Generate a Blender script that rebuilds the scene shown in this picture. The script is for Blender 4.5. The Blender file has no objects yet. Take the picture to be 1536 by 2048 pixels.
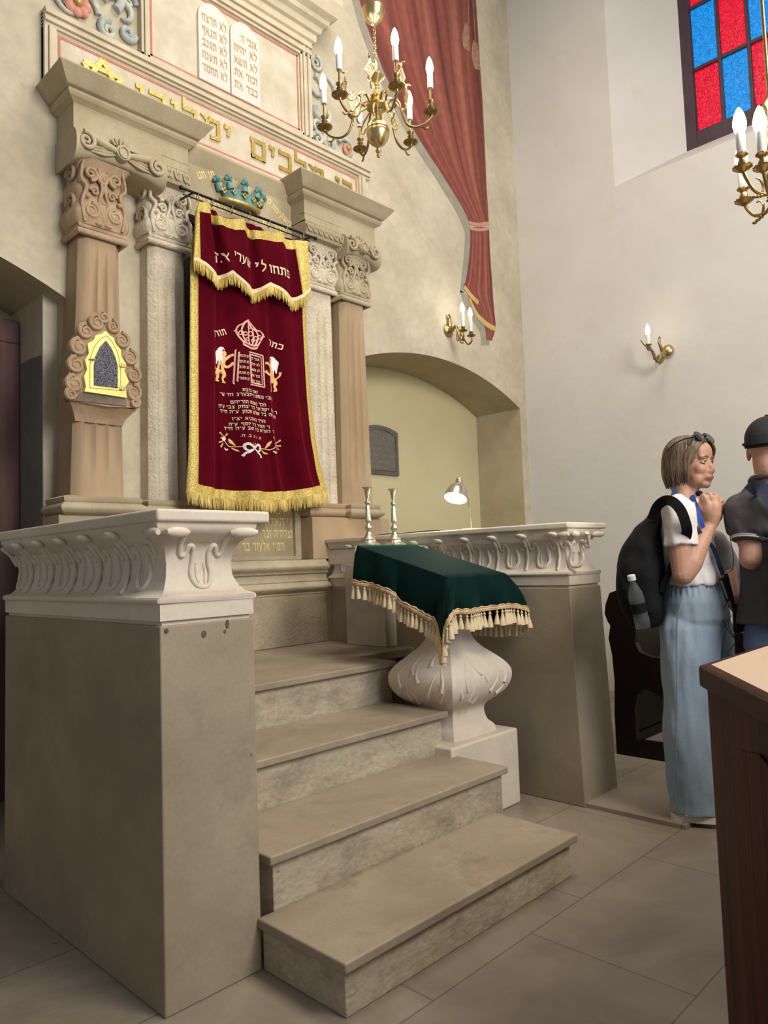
import bpy, bmesh, math, random
import numpy as np
from mathutils import Vector, Matrix, noise
random.seed(7)
PI = math.pi
SC = bpy.context.scene
COL = SC.collection

# ------------------------------------------------------------------ camera
YAW, PITCH, ROLL, FPX, EYE = math.radians(45.78304), math.radians(3.90396), math.radians(-2.01389), 1476.24, 1.2
_f = Vector((math.sin(YAW)*math.cos(PITCH), math.cos(YAW)*math.cos(PITCH), math.sin(PITCH)))
_r = _f.cross(Vector((0, 0, 1))).normalized()
_u = _r.cross(_f)
_r2 = _r*math.cos(ROLL) + _u*math.sin(ROLL)
_u2 = -_r*math.sin(ROLL) + _u*math.cos(ROLL)
CAM = Vector((0, 0, EYE))
cd = bpy.data.cameras.new('camera'); cam = bpy.data.objects.new('camera', cd); COL.objects.link(cam)
cam.matrix_world = Matrix(((_r2.x, _u2.x, -_f.x, CAM.x), (_r2.y, _u2.y, -_f.y, CAM.y), (_r2.z, _u2.z, -_f.z, CAM.z), (0, 0, 0, 1)))
cd.sensor_fit = 'VERTICAL'; cd.sensor_height = 36; cd.sensor_width = 27; cd.lens = FPX*36/2048
cd.clip_start = 0.05
SC.camera = cam

# ------------------------------------------------------------------ world, light, exposure
w = bpy.data.worlds.new('world'); SC.world = w; w.use_nodes = True
w.node_tree.nodes['Background'].inputs[0].default_value = (0.93, 0.94, 1.0, 1)
w.node_tree.nodes['Background'].inputs[1].default_value = 0.23
SC.view_settings.view_transform = 'Standard'; SC.view_settings.look = 'None'
SC.view_settings.exposure = 0.0; SC.view_settings.gamma = 1.0
def area(name, loc, target, size, power, color):
    l = bpy.data.lights.new(name, 'AREA'); l.shape = 'DISK'; l.size = size; l.energy = power; l.color = color
    o = bpy.data.objects.new(name, l); COL.objects.link(o); o.location = loc
    o.rotation_euler = (Vector(target)-Vector(loc)).to_track_quat('-Z', 'Y').to_euler()
    return o
# unseen area lights added to brighten the hall: front fill, overhead, right-wall fill
area('hall_front_fill', (2.3, -1.3, 3.9), (2.6, 3.4, 1.6), 1.4, 125, (1.0, 0.89, 0.72))
area('hall_overhead_fill', (3.0, 1.4, 6.6), (3.0, 2.6, 0.0), 2.4, 125, (1.0, 0.92, 0.80))
area('right_wall_fill', (1.6, -3.0, 3.4), (5.6, 2.2, 2.0), 2.2, 150, (0.90, 0.93, 1.0))

def ray(u, v):
    return _r2*((u-768)/FPX) - _u2*((v-1024)/FPX) + _f
def Q(u, v, ax, val):
    d = ray(u, v); i = 'xyz'.index(ax); return CAM + d*((val-CAM[i])/d[i])
def XZ(u, v, y):
    p = Q(u, v, 'y', y); return (p.x, p.z)

# ------------------------------------------------------------------ materials
def newmat(name):
    m = bpy.data.materials.new(name); m.use_nodes = True
    nt = m.node_tree; return m, nt, nt.nodes['Principled BSDF']
def N(nt, t, **k):
    n = nt.nodes.new(t)
    for a, b in k.items(): setattr(n, a, b)
    return n
def rgb(c): return (c[0], c[1], c[2], 1)
def surf(name, c1, c2=None, scale=4, rough=.8, metal=0, bump=0, bscale=60, fine=0.0, fscale=90, stretch=(1, 1, 1),
         spec=.5, sheen=0, c3=None, s3=1.2, w3=(.55, .75), distort=0.3, spots=0, sscale=9, scol=(.10, .08, .06)):
    m, nt, b = newmat(name); L = nt.links
    c2 = c2 or c1
    if any(k in name for k in ('stone', 'plaster', 'stucco')):
        mid = [(a+b)/2 for a, b in zip(c1, c2)]; c1 = [max(.002, m_+(a-m_)*1.7) for a, m_ in zip(c1, mid)]; c2 = [m_+(b-m_)*1.7 for b, m_ in zip(c2, mid)]
    tc = N(nt, 'ShaderNodeTexCoord'); mp = N(nt, 'ShaderNodeMapping'); mp.inputs['Scale'].default_value = stretch
    L.new(tc.outputs['Object'], mp.inputs[0])
    n = N(nt, 'ShaderNodeTexNoise'); n.inputs['Scale'].default_value = scale; n.inputs['Detail'].default_value = 6
    n.inputs['Roughness'].default_value = .62; n.inputs['Distortion'].default_value = distort; L.new(mp.outputs[0], n.inputs['Vector'])
    r = N(nt, 'ShaderNodeValToRGB'); r.color_ramp.elements[0].position = .32; r.color_ramp.elements[1].position = .68
    r.color_ramp.elements[0].color = rgb(c1); r.color_ramp.elements[1].color = rgb(c2); L.new(n.outputs[0], r.inputs[0])
    out = r.outputs[0]
    if c3:
        n3 = N(nt, 'ShaderNodeTexNoise'); n3.inputs['Scale'].default_value = s3; n3.inputs['Detail'].default_value = 8
        n3.inputs['Roughness'].default_value = .7; L.new(mp.outputs[0], n3.inputs['Vector'])
        r3 = N(nt, 'ShaderNodeValToRGB'); r3.color_ramp.elements[0].position = w3[0]; r3.color_ramp.elements[1].position = w3[1]
        L.new(n3.outputs[0], r3.inputs[0])
        mx = N(nt, 'ShaderNodeMixRGB'); L.new(r3.outputs[0], mx.inputs[0]); L.new(out, mx.inputs[1]); mx.inputs[2].default_value = rgb(c3); out = mx.outputs[0]
    if fine:
        nf = N(nt, 'ShaderNodeTexNoise'); nf.inputs['Scale'].default_value = fscale; nf.inputs['Detail'].default_value = 3
        L.new(mp.outputs[0], nf.inputs['Vector'])
        mr = N(nt, 'ShaderNodeMapRange'); mr.inputs[1].default_value = .3; mr.inputs[2].default_value = .7
        mr.inputs[3].default_value = 1-fine; mr.inputs[4].default_value = 1+fine; L.new(nf.outputs[0], mr.inputs[0])
        mx = N(nt, 'ShaderNodeMixRGB', blend_type='MULTIPLY'); mx.inputs[0].default_value = 1
        L.new(out, mx.inputs[1]); L.new(mr.outputs[0], mx.inputs[2]); out = mx.outputs[0]
    if spots:
        vo = N(nt, 'ShaderNodeTexVoronoi'); vo.inputs['Scale'].default_value = sscale; L.new(tc.outputs['Object'], vo.inputs['Vector'])
        wn_ = N(nt, 'ShaderNodeTexNoise'); wn_.inputs['Scale'].default_value = 3.1; L.new(tc.outputs['Object'], wn_.inputs['Vector'])
        ml = N(nt, 'ShaderNodeMath', operation='MULTIPLY'); L.new(wn_.outputs[0], ml.inputs[0]); ml.inputs[1].default_value = spots*2
        lt_ = N(nt, 'ShaderNodeMath', operation='LESS_THAN'); L.new(vo.outputs[0], lt_.inputs[0]); L.new(ml.outputs[0], lt_.inputs[1])
        m2 = N(nt, 'ShaderNodeMath', operation='MULTIPLY'); L.new(lt_.outputs[0], m2.inputs[0]); m2.inputs[1].default_value = .55
        mx = N(nt, 'ShaderNodeMixRGB'); L.new(m2.outputs[0], mx.inputs[0]); L.new(out, mx.inputs[1]); mx.inputs[2].default_value = rgb(scol); out = mx.outputs[0]
    L.new(out, b.inputs['Base Color'])
    b.inputs['Roughness'].default_value = rough; b.inputs['Metallic'].default_value = metal
    b.inputs['Specular IOR Level'].default_value = spec
    if sheen: b.inputs['Sheen Weight'].default_value = sheen; b.inputs['Sheen Tint'].default_value = rgb([min(1, x*8+.03) for x in c2]); b.inputs['Sheen Roughness'].default_value = .35
    if bump:
        nb = N(nt, 'ShaderNodeTexNoise'); nb.inputs['Scale'].default_value = bscale; nb.inputs['Detail'].default_value = 5
        L.new(mp.outputs[0], nb.inputs['Vector'])
        bp = N(nt, 'ShaderNodeBump'); bp.inputs['Strength'].default_value = bump; bp.inputs['Distance'].default_value = .01
        L.new(nb.outputs[0], bp.inputs['Height']); L.new(bp.outputs[0], b.inputs['Normal'])
    return m
def emit(name, col, strength, base=(.9, .9, .9)):
    m, nt, b = newmat(name); b.inputs['Base Color'].default_value = rgb(base)
    b.inputs['Emission Color'].default_value = rgb(col); b.inputs['Emission Strength'].default_value = strength
    b.inputs['Roughness'].default_value = .3
    return m
M = {}
M['plaster'] = surf('warm_plaster', (.47, .415, .30), (.56, .50, .375), 1.6, .9, bump=.35, bscale=22, fine=.06, fscale=18, c3=(.42, .375, .275), s3=2.2)
M['plaster_white'] = surf('white_plaster', (.60, .572, .525), (.635, .608, .56), 1.1, .9, bump=.25, bscale=12, c3=(.58, .545, .485), s3=3.0)
M['niche'] = surf('niche_plaster', (.60, .54, .31), (.64, .58, .35), 1.2, .9, bump=.05)
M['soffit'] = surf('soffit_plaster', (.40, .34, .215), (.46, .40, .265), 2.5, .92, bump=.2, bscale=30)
M['grey_stone'] = surf('grey_brown_sandstone', (.27, .222, .155), (.33, .275, .195), 1.8, .75, bump=.12, bscale=22, fine=.05, c3=(.225, .185, .13), s3=2.5, spots=.035, sscale=6)
M['white_stone'] = surf('pale_limestone', (.60, .53, .43), (.68, .61, .51), 3, .7, bump=.12, bscale=40, fine=.04)
M['step'] = surf('step_sandstone', (.275, .222, .158), (.345, .285, .205), 2.5, .6, bump=.10, bscale=30, fine=.05, c3=(.215, .17, .12), s3=5, spots=.045, sscale=7)
M['riser'] = surf('riser_stone', (.385, .325, .235), (.455, .395, .295), 4, .75, bump=.5, bscale=26, fine=.12, fscale=42, spots=.06, sscale=14, c3=(.23, .20, .155), s3=6, w3=(.48, .74), stretch=(1, 1, 1.8))
M['ark_stone'] = surf('ark_sandstone', (.375, .31, .20), (.445, .375, .25), 3, .82, bump=.18, bscale=34, fine=.05)
M['ark_brown'] = surf('brown_column_sandstone', (.36, .255, .155), (.44, .325, .205), 3, .8, bump=.15, bscale=30, stretch=(1, 1, .25), c3=(.50, .36, .18), s3=2)
M['cap_brown'] = surf('carved_brown_sandstone', (.35, .24, .145), (.43, .31, .195), 9, .85, bump=.3, bscale=30, fine=.08)
M['ark_white'] = surf('pale_porous_stone', (.56, .49, .37), (.66, .59, .46), 6, .9, bump=.8, bscale=60, fine=.12, fscale=110)
M['ark_base'] = surf('pale_base_stone', (.42, .36, .25), (.50, .43, .31), 5, .88, bump=.5, bscale=60, fine=.09, fscale=120, c3=(.30, .26, .20), s3=2.5)
M['stucco'] = surf('painted_stucco', (.53, .455, .33), (.62, .54, .40), 5, .85, bump=.15, bscale=40, c3=(.58, .47, .33), s3=3)
M['stucco_field'] = surf('stucco_field', (.54, .475, .35), (.63, .57, .45), 6, .85, bump=.12, bscale=30, c3=(.56, .49, .36), s3=7)
M['red_line'] = surf('red_painted_line', (.46, .16, .11), (.54, .24, .17), 20, .85)
M['tablet'] = surf('tablet_white', (.64, .60, .55), (.69, .65, .60), 4, .7)
M['blue_stucco'] = surf('blue_grey_painted_stucco', (.30, .36, .36), (.58, .56, .46), 14, .85, bump=.2, bscale=60)
M['rose_stucco'] = surf('rose_painted_stucco', (.50, .20, .15), (.62, .30, .22), 14, .85)
M['gold_leaf'] = surf('gold_leaf', (.42, .30, .075), (.62, .47, .16), 18, .42, metal=.55, bump=.3, bscale=80)
M['gold_paint'] = surf('gold_letter_paint', (.80, .62, .22), (.86, .70, .30), 20, .5)
M['brown_paint'] = surf('ochre_letter_paint', (.40, .26, .09), (.46, .31, .13), 20, .6)
M['verdigris'] = surf('verdigris_paint', (.07, .20, .21), (.15, .32, .31), 16, .6)
M['brass'] = surf('polished_brass', (.62, .46, .20), (.72, .56, .28), 12, .30, metal=1, bump=.05)
M['brass_dark'] = surf('aged_brass', (.30, .20, .08), (.42, .30, .13), 18, .34, metal=1, bump=.1)
M['brass_plate'] = surf('yellow_brass_sheet', (.88, .74, .22), (.92, .80, .30), 14, .45, metal=.15)
M['silver'] = surf('tarnished_silver', (.45, .39, .32), (.72, .66, .58), 40, .36, metal=1, bump=.25, bscale=160)
M['nickel'] = surf('brushed_nickel', (.58, .53, .44), (.66, .61, .52), 30, .3, metal=1)
M['black_metal'] = surf('black_metal', (.02, .02, .022), (.03, .03, .03), 8, .4, metal=.7)
M['iron_plaque'] = surf('dark_cast_plaque', (.16, .145, .125), (.22, .20, .18), 20, .5, metal=.35, bump=.2)
M['velvet_red'] = surf('dark_red_velvet', (.070, .001, .006), (.095, .002, .009), 5, .9, bump=.05, bscale=200, sheen=.40, spec=.05)
M['velvet_green'] = surf('dark_green_velvet', (.0012, .010, .009), (.0025, .016, .014), 6, .85, bump=.08, bscale=90, sheen=.5, spec=.05)
M['thread'] = surf('pale_gold_thread', (.78, .60, .38), (.86, .72, .52), 60, .6)
M['thread_white'] = surf('silver_white_thread', (.72, .70, .68), (.82, .80, .78), 60, .55)
M['thread_orange'] = surf('orange_gold_thread', (.72, .42, .15), (.80, .52, .22), 60, .6)
M['thread_pink'] = surf('pink_gold_thread', (.66, .34, .27), (.74, .46, .36), 60, .6)
M['tassel'] = surf('cream_tassel_thread', (.60, .47, .28), (.72, .60, .40), 80, .8, stretch=(1, 1, .1), bump=.4, bscale=150)
M['braid'] = surf('tan_braid', (.46, .28, .13), (.72, .56, .34), 70, .8, bump=.6, bscale=90)
M['dark'] = surf('recess_darkness', (.010, .009, .012), (.014, .012, .016), 3, .95)
M['black_cloth'] = surf('black_nylon', (.004, .004, .005), (.008, .008, .009), 10, .85, spec=.2, bump=.25, bscale=60)
M['bulb_tube'] = surf('white_candle_sleeve', (.78, .77, .72), (.82, .80, .76), 12, .45)
M['bulb'] = emit('lit_bulb', (1.0, .96, .90), 14)
M['bulb_dim'] = emit('lit_small_bulb', (1.0, .97, .93), 6)
M['lamp_bulb'] = emit('lamp_bulb', (1.0, .9, .68), 30)
M['glass_edge'] = surf('green_glass', (.16, .36, .28), (.20, .42, .33), 4, .12)
def wood(name, c1, c2, stretch=(9, 9, .5), rough=.4, scale=3):
    m = surf(name, c1, c2, scale, rough, stretch=stretch, bump=.12, bscale=8, distort=1.2, spec=.08); return m
M['wood_dark'] = wood('reddish_dark_wood', (.010, .0022, .0012), (.085, .022, .008), (16, 16, .30), .5, 3)
M['wood_edge'] = wood('dark_wood_edge', (.020, .004, .002), (.050, .012, .006), (2, 2, 8), .42)
M['wood_top'] = surf('worn_pale_table_cover', (.52, .38, .27), (.58, .44, .33), 3, .42)
M['wood_black'] = surf('blackened_pew_wood', (.003, .0018, .0015), (.008, .004, .003), 4, .4, spec=.25, stretch=(1, 8, 8))
M['door_wood'] = wood('purple_brown_door_wood', (.085, .045, .045), (.115, .065, .062), (6, 6, .4), .45)
def gold_fabric():
    m, nt, b = newmat('gold_brocade'); L = nt.links
    tc = N(nt, 'ShaderNodeTexCoord'); mp = N(nt, 'ShaderNodeMapping'); L.new(tc.outputs['Object'], mp.inputs[0])
    v = N(nt, 'ShaderNodeTexVoronoi'); v.inputs['Scale'].default_value = 130; L.new(mp.outputs[0], v.inputs['Vector'])
    r = N(nt, 'ShaderNodeValToRGB'); r.color_ramp.elements[0].color = (.90, .74, .24, 1); r.color_ramp.elements[1].color = (.50, .36, .07, 1)
    r.color_ramp.elements[1].position = .75; L.new(v.outputs[0], r.inputs[0]); L.new(r.outputs[0], b.inputs['Base Color'])
    b.inputs['Roughness'].default_value = .45; b.inputs['Metallic'].default_value = .1
    bp = N(nt, 'ShaderNodeBump'); bp.inputs['Strength'].default_value = .6; bp.inputs['Distance'].default_value = .003; L.new(v.outputs[0], bp.inputs['Height']); L.new(bp.outputs[0], b.inputs['Normal'])
    return m
M['gold_cloth'] = gold_fabric()
M['gold_fringe'] = surf('gold_fringe_thread', (.36, .25, .05), (.88, .70, .22), 120, .5, metal=.1, stretch=(1, 1, .08))
def floor_mat():
    m, nt, b = newmat('stone_floor_slabs'); L = nt.links
    tc = N(nt, 'ShaderNodeTexCoord'); mp = N(nt, 'ShaderNodeMapping'); mp.inputs['Location'].default_value = (.03, .17, 0)
    L.new(tc.outputs['Object'], mp.inputs[0])
    br = N(nt, 'ShaderNodeTexBrick'); br.inputs['Scale'].default_value = 1; br.inputs['Brick Width'].default_value = .80; br.inputs['Row Height'].default_value = .525
    br.inputs['Mortar Size'].default_value = .0028; br.inputs['Mortar Smooth'].default_value = .3; br.inputs['Color1'].default_value = (1, 1, 1, 1); br.inputs['Color2'].default_value = (.86, .86, .88, 1)
    br.inputs['Mortar'].default_value = (.50, .48, .46, 1); br.offset = .4; L.new(mp.outputs[0], br.inputs['Vector'])
    n = N(nt, 'ShaderNodeTexNoise'); n.inputs['Scale'].default_value = 2.4; n.inputs['Detail'].default_value = 9; n.inputs['Roughness'].default_value = .65; n.inputs['Distortion'].default_value = .8; L.new(tc.outputs['Object'], n.inputs['Vector'])
    r = N(nt, 'ShaderNodeValToRGB'); r.color_ramp.elements[0].position = .3; r.color_ramp.elements[0].color = (.200, .162, .122, 1); r.color_ramp.elements[1].position = .7; r.color_ramp.elements[1].color = (.315, .265, .205, 1)
    L.new(n.outputs[0], r.inputs[0])
    v = N(nt, 'ShaderNodeTexVoronoi'); v.inputs['Scale'].default_value = 5; L.new(tc.outputs['Object'], v.inputs['Vector'])
    rv = N(nt, 'ShaderNodeValToRGB'); rv.color_ramp.elements[0].position = .03; rv.color_ramp.elements[0].color = (.35, .33, .3, 1); rv.color_ramp.elements[1].position = .05; L.new(v.outputs[0], rv.inputs[0])
    mx = N(nt, 'ShaderNodeMixRGB', blend_type='MULTIPLY'); mx.inputs[0].default_value = 1; L.new(r.outputs[0], mx.inputs[1]); L.new(br.outputs[0], mx.inputs[2])
    mx2 = N(nt, 'ShaderNodeMixRGB', blend_type='MULTIPLY'); mx2.inputs[0].default_value = .7; L.new(mx.outputs[0], mx2.inputs[1]); L.new(rv.outputs[0], mx2.inputs[2])
    L.new(mx2.outputs[0], b.inputs['Base Color']); b.inputs['Roughness'].default_value = .55
    nb = N(nt, 'ShaderNodeTexNoise'); nb.inputs['Scale'].default_value = 30; nb.inputs['Detail'].default_value = 6; L.new(tc.outputs['Object'], nb.inputs['Vector'])
    ad = N(nt, 'ShaderNodeMixRGB', blend_type='MULTIPLY'); ad.inputs[0].default_value = 1; L.new(nb.outputs[0], ad.inputs[1]); L.new(br.outputs[0], ad.inputs[2])
    bp = N(nt, 'ShaderNodeBump'); bp.inputs['Strength'].default_value = .2; bp.inputs['Distance'].default_value = .01; L.new(ad.outputs[0], bp.inputs['Height']); L.new(bp.outputs[0], b.inputs['Normal'])
    return m
M['floor'] = floor_mat()

# ------------------------------------------------------------------ object helpers
ORG = {}
def tag(o, label=None, cat=None, group=None, kind=None):
    if label: o['label'] = label
    if cat: o['category'] = cat
    if group: o['group'] = group
    if kind: o['kind'] = kind
    return o
def thing(name, label, cat, loc=(0, 0, 0), group=None, rotz=0):
    o = bpy.data.objects.new(name, None); COL.objects.link(o); o.location = loc; o.rotation_euler = (0, 0, rotz)
    o.empty_display_size = .1; ORG[o.name] = Vector(loc) if not rotz else Vector((0, 0, 0)); return tag(o, label, cat, group)
def finish(bm, m, smooth=40):
    me = bpy.data.meshes.new('m')
    bmesh.ops.recalc_face_normals(bm, faces=bm.faces[:])
    bm.to_mesh(me); bm.free()
    me.materials.append(m)
    if smooth:
        for p in me.polygons: p.use_smooth = True
        try: me.set_sharp_from_angle(angle=math.radians(smooth))
        except Exception: pass
    return me
def obj(name, bm, m, parent=None, label=None, cat=None, group=None, kind=None, smooth=40, bevel=0):
    """bm is in world coordinates (or in the local frame of a rotated thing)"""
    if isinstance(m, str): m = M[m]
    me = finish(bm, m, smooth); me.name = name
    o = bpy.data.objects.new(name, me); COL.objects.link(o)
    if parent is not None:
        org = ORG[parent.name]; me.transform(Matrix.Translation(-org)); o.parent = parent; ORG[o.name] = org
    else:
        co = np.empty(len(me.vertices)*3); me.vertices.foreach_get('co', co); co = co.reshape(-1, 3)
        c = Vector(((co[:, 0].min()+co[:, 0].max())/2, (co[:, 1].min()+co[:, 1].max())/2, co[:, 2].min()))
        if kind == 'structure': c = Vector((0, 0, 0))
        me.transform(Matrix.Translation(-c)); o.location = c; ORG[o.name] = c
    if bevel:
        bv = o.modifiers.new('bevel', 'BEVEL'); bv.width = bevel; bv.segments = 3; bv.limit_method = 'ANGLE'; bv.angle_limit = math.radians(40)
    return tag(o, label, cat, group, kind)
def bx(bm, x0, x1, y0, y1, z0, z1):
    v = [bm.verts.new((x, y, z)) for x in (x0, x1) for y in (y0, y1) for z in (z0, z1)]
    for f in ((0, 1, 3, 2), (4, 6, 7, 5), (0, 4, 5, 1), (2, 3, 7, 6), (0, 2, 6, 4), (1, 5, 7, 3)): bm.faces.new([v[i] for i in f])
    return v
def box(*a):
    bm = bmesh.new(); bx(bm, *a); return bm
def loft(bm, rings, cap=True, closed=True):
    """rings: lists of Vectors, same length"""
    R = [[bm.verts.new(p) for p in r] for r in rings]
    n = len(R[0])
    for a, b in zip(R[:-1], R[1:]):
        for i in range(n if closed else n-1):
            j = (i+1) % n
            try: bm.faces.new((a[i], a[j], b[j], b[i]))
            except ValueError: pass
    if cap and closed:
        for r in (R[0], R[-1]):
            try: bm.faces.new(r)
            except ValueError: pass
    return R
def lathe(bm, prof, c=(0, 0, 0), n=32, axis='z', scal=None):
    """prof: (radius, height)"""
    c = Vector(c); rings = []
    for r, h in prof:
        ring = []
        for i in range(n):
            a = 2*PI*i/n; k = scal(a, r, h) if scal else 1
            x, y = r*k*math.cos(a), r*k*math.sin(a)
            p = Vector((x, y, h)) if axis == 'z' else (Vector((x, -h, y)) if axis == 'y' else Vector((-h, x, y)))
            ring.append(c+p)
        rings.append(ring)
    loft(bm, rings); return bm
def tube(bm, pts, rad, n=8, flat=1.0, side=None):
    pts = [Vector(p) for p in pts]
    if not isinstance(rad, (list, tuple)): rad = [rad]*len(pts)
    if len(rad) != len(pts): rad = [np.interp(i/(len(pts)-1), np.linspace(0, 1, len(rad)), rad) for i in range(len(pts))]
    rings = []; up = None
    for i, p in enumerate(pts):
        t = (pts[min(i+1, len(pts)-1)]-pts[max(i-1, 0)]).normalized()
        if side is not None: up = Vector(side)-t*t.dot(Vector(side)); up.normalize()
        elif up is None:
            up = t.orthogonal().normalized()
        else:
            up = (up-t*up.dot(t)).normalized()
        s = t.cross(up)
        rings.append([p+(up*math.cos(2*PI*k/n)*flat+s*math.sin(2*PI*k/n))*rad[i] for k in range(n)])
    loft(bm, rings); return bm
def smoothpath(pts, k=6):
    """Catmull-Rom"""
    P = [Vector(p) for p in pts]; out = []
    for i in range(len(P)-1):
        p0, p1, p2, p3 = P[max(i-1, 0)], P[i], P[i+1], P[min(i+2, len(P)-1)]
        for j in range(k):
            t = j/k
            out.append(.5*((2*p1)+(p2-p0)*t+(2*p0-5*p1+4*p2-p3)*t*t+(3*p1-p0-3*p2+p3)*t**3))
    out.append(P[-1]); return out
def prism(bm, poly, axis, a, b):
    """poly in the two other axes (x,z for y; y,z for x; x,y for z)"""
    def m(p, t):
        return Vector((p[0], t, p[1])) if axis == 'y' else (Vector((t, p[0], p[1])) if axis == 'x' else Vector((p[0], p[1], t)))
    loft(bm, [[m(p, a) for p in poly], [m(p, b) for p in poly]]); return bm
def spiral(cx, cz, r0, turns, start=0, d=1, r1=.12, n=None):
    n = n or int(18*turns)+4; out = []
    for i in range(n+1):
        t = i/n; r = r0*(1-t)+r0*r1*t; a = start+d*2*PI*turns*t
        out.append((cx+r*math.cos(a), cz+r*math.sin(a)))
    return out
def ball(bm, c, r, n=12, s=(1, 1, 1)):
    mt = Matrix.Translation(Vector(c)) @ Matrix.Diagonal((r*s[0], r*s[1], r*s[2], 1))
    bmesh.ops.create_uvsphere(bm, u_segments=n, v_segments=max(6, n*2//3), radius=1, matrix=mt); return bm
def molding(bm, prof, x0, x1, yb, left=True, right=True, n=1):
    """prof: list of (out, z): sweep along X at depth yb, returning to the wall (yb) on both ends; out is towards -y"""
    rings = []
    for o, z in prof:
        a = [Vector((x0-(o if left else 0), yb, z)), Vector((x0-(o if left else 0), yb-o, z)), Vector((x1+(o if right else 0), yb-o, z)), Vector((x1+(o if right else 0), yb, z))]
        rings.append(a)
    loft(bm, rings); return bm
# square Hebrew script drawn as strokes: glyph -> (advance, polygons); baseline 0, letter top 1
def _b(x0, x1, y0, y1): return [(x0, y0), (x1, y0), (x1, y1), (x0, y1)]
def _d(x0, y0, x1, y1, w): return [(x0-w/2, y0), (x0+w/2, y0), (x1+w/2, y1), (x1-w/2, y1)]
def _t(x0, x1): return [(x0-.02, .80), (x1, .80), (x1, 1.0), (x0+.06, 1.0), (x0, 1.06), (x0-.03, .98)]
HEB = {
 'א': (.84, [_d(.78, 0, .06, 1, .22), _d(.50, .42, .68, 1, .13), _d(.10, 0, .26, .62, .15), _b(.02, .22, 0, .12)]),
 'ב': (.80, [_t(.04, .66), _b(.50, .66, .1, 1), _b(0, .80, 0, .20)]),
 'ג': (.56, [_t(.06, .44), _b(.29, .44, .28, .9), _d(.06, 0, .36, .42, .17), _d(.46, 0, .37, .35, .15)]),
 'ד': (.78, [_t(.02, .76), _b(.50, .66, 0, .9)]),
 'ה': (.78, [_t(.02, .74), _b(.58, .74, 0, .9), _b(.06, .20, 0, .62)]),
 'ו': (.34, [_t(.02, .28), _b(.13, .28, 0, .9)]),
 'ז': (.42, [_t(.02, .40), _d(.22, 0, .22, .9, .14)]),
 'ח': (.78, [_t(.02, .74), _b(.58, .74, 0, .9), _b(.06, .21, 0, .9)]),
 'ט': (.80, [_b(0, .16, .1, 1), _b(.06, .70, 0, .19), _b(.60, .76, .1, .9), _t(.38, .72)]),
 'י': (.34, [_t(.02, .28), _d(.17, .48, .21, .9, .14)]),
 'כ': (.72, [_t(.04, .60), _b(.50, .66, .08, .92), _b(.02, .60, 0, .20)]),
 'ך': (.72, [_t(.04, .66), _b(.50, .66, -.32, .92)]),
 'ל': (.66, [_b(.0, .12, .85, 1.38), _t(.04, .60), _b(.45, .60, .45, .9), _d(.25, 0, .52, .5, .16)]),
 'מ': (.84, [_d(.08, 0, .24, .80, .14), _d(.02, 1, .30, .72, .16), _t(.30, .76), _b(.62, .78, .05, .9), _b(.36, .70, 0, .19)]),
 'ם': (.80, [_t(.04, .72), _b(.58, .74, 0, .9), _b(.06, .22, 0, .9), _b(.06, .74, 0, .19)]),
 'נ': (.52, [_t(.14, .40), _b(.27, .42, .1, .9), _b(.0, .42, 0, .19)]),
 'ן': (.34, [_t(.02, .28), _b(.13, .28, -.32, .9)]),
 'ס': (.80, [_t(.02, .72), _d(.20, .1, .12, .9, .16), _d(.56, .1, .66, .9, .16), _b(.16, .60, 0, .19)]),
 'ע': (.78, [_d(.36, .12, .10, 1, .17), _d(.46, .10, .66, 1, .16), _d(.06, -.12, .50, .18, .20)]),
 'פ': (.76, [_t(.06, .64), _b(.54, .69, .08, .92), _b(.04, .64, 0, .20), _b(.06, .20, .48, .9), _b(.16, .38, .44, .56)]),
 'ף': (.74, [_t(.06, .64), _b(.54, .69, -.32, .92), _b(.06, .20, .48, .9), _b(.16, .38, .44, .56)]),
 'צ': (.74, [_d(.62, .14, .08, 1, .20), _d(.40, .50, .66, 1, .14), _b(.02, .72, 0, .19)]),
 'ץ': (.74, [_d(.34, .3, .08, 1, .18), _d(.36, .40, .66, 1, .14), _b(.28, .42, -.32, .5)]),
 'ק': (.76, [_t(.02, .70), _d(.42, .12, .64, .9, .16), _b(.06, .20, -.32, .60)]),
 'ר': (.70, [_t(.02, .60), _b(.48, .64, 0, .92)]),
 'ש': (.94, [_b(.10, .74, 0, .20), _d(.14, .05, .06, 1, .15), _d(.36, .1, .44, 1, .15), _d(.72, .05, .84, 1, .15)]),
 'ת': (.84, [_t(.06, .74), _b(.62, .78, 0, .9), _b(.16, .31, .1, .9), _b(.0, .26, 0, .15)]),
 '׳': (.24, [_d(.06, .72, .14, 1.02, .11)]), '״': (.34, [_d(.04, .72, .10, 1.02, .10), _d(.20, .72, .26, 1.02, .10)]), '.': (.24, [_b(.04, .18, 0, .14)]), ' ': (.44, [])}
def heb(bm, s, pL, pR, h, place, bold=.018, thick=.003, rev=True, arc=0):
    """Hebrew line between surface points pL and pR (x,z); h is the letter height; place(x,z,out)->Vector"""
    x = 0; polys = []
    for c in s[::-1]:
        w, P = HEB[c]
        for p in P: polys.append([(a+x, b) for a, b in p])
        x += w+.12
    tot = x-.12
    dx, dz = pR[0]-pL[0], pR[1]-pL[1]; W = math.hypot(dx, dz); ux, uz = dx/W, dz/W
    for n_, P in enumerate(polys):
        pt = lambda a, b, o: place(pL[0]+ux*a/tot*W-uz*b*h, pL[1]+uz*a/tot*W+ux*b*h, o)
        th = thick+.00012*(n_ % 4)
        F = [bm.verts.new(pt(a, b, th)) for a, b in P]; B = [bm.verts.new(pt(a, b, 0)) for a, b in P]
        bm.faces.new(F); k = len(F)
        for i in range(k): bm.faces.new((F[i], B[i], B[(i+1) % k], F[(i+1) % k]))
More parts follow.
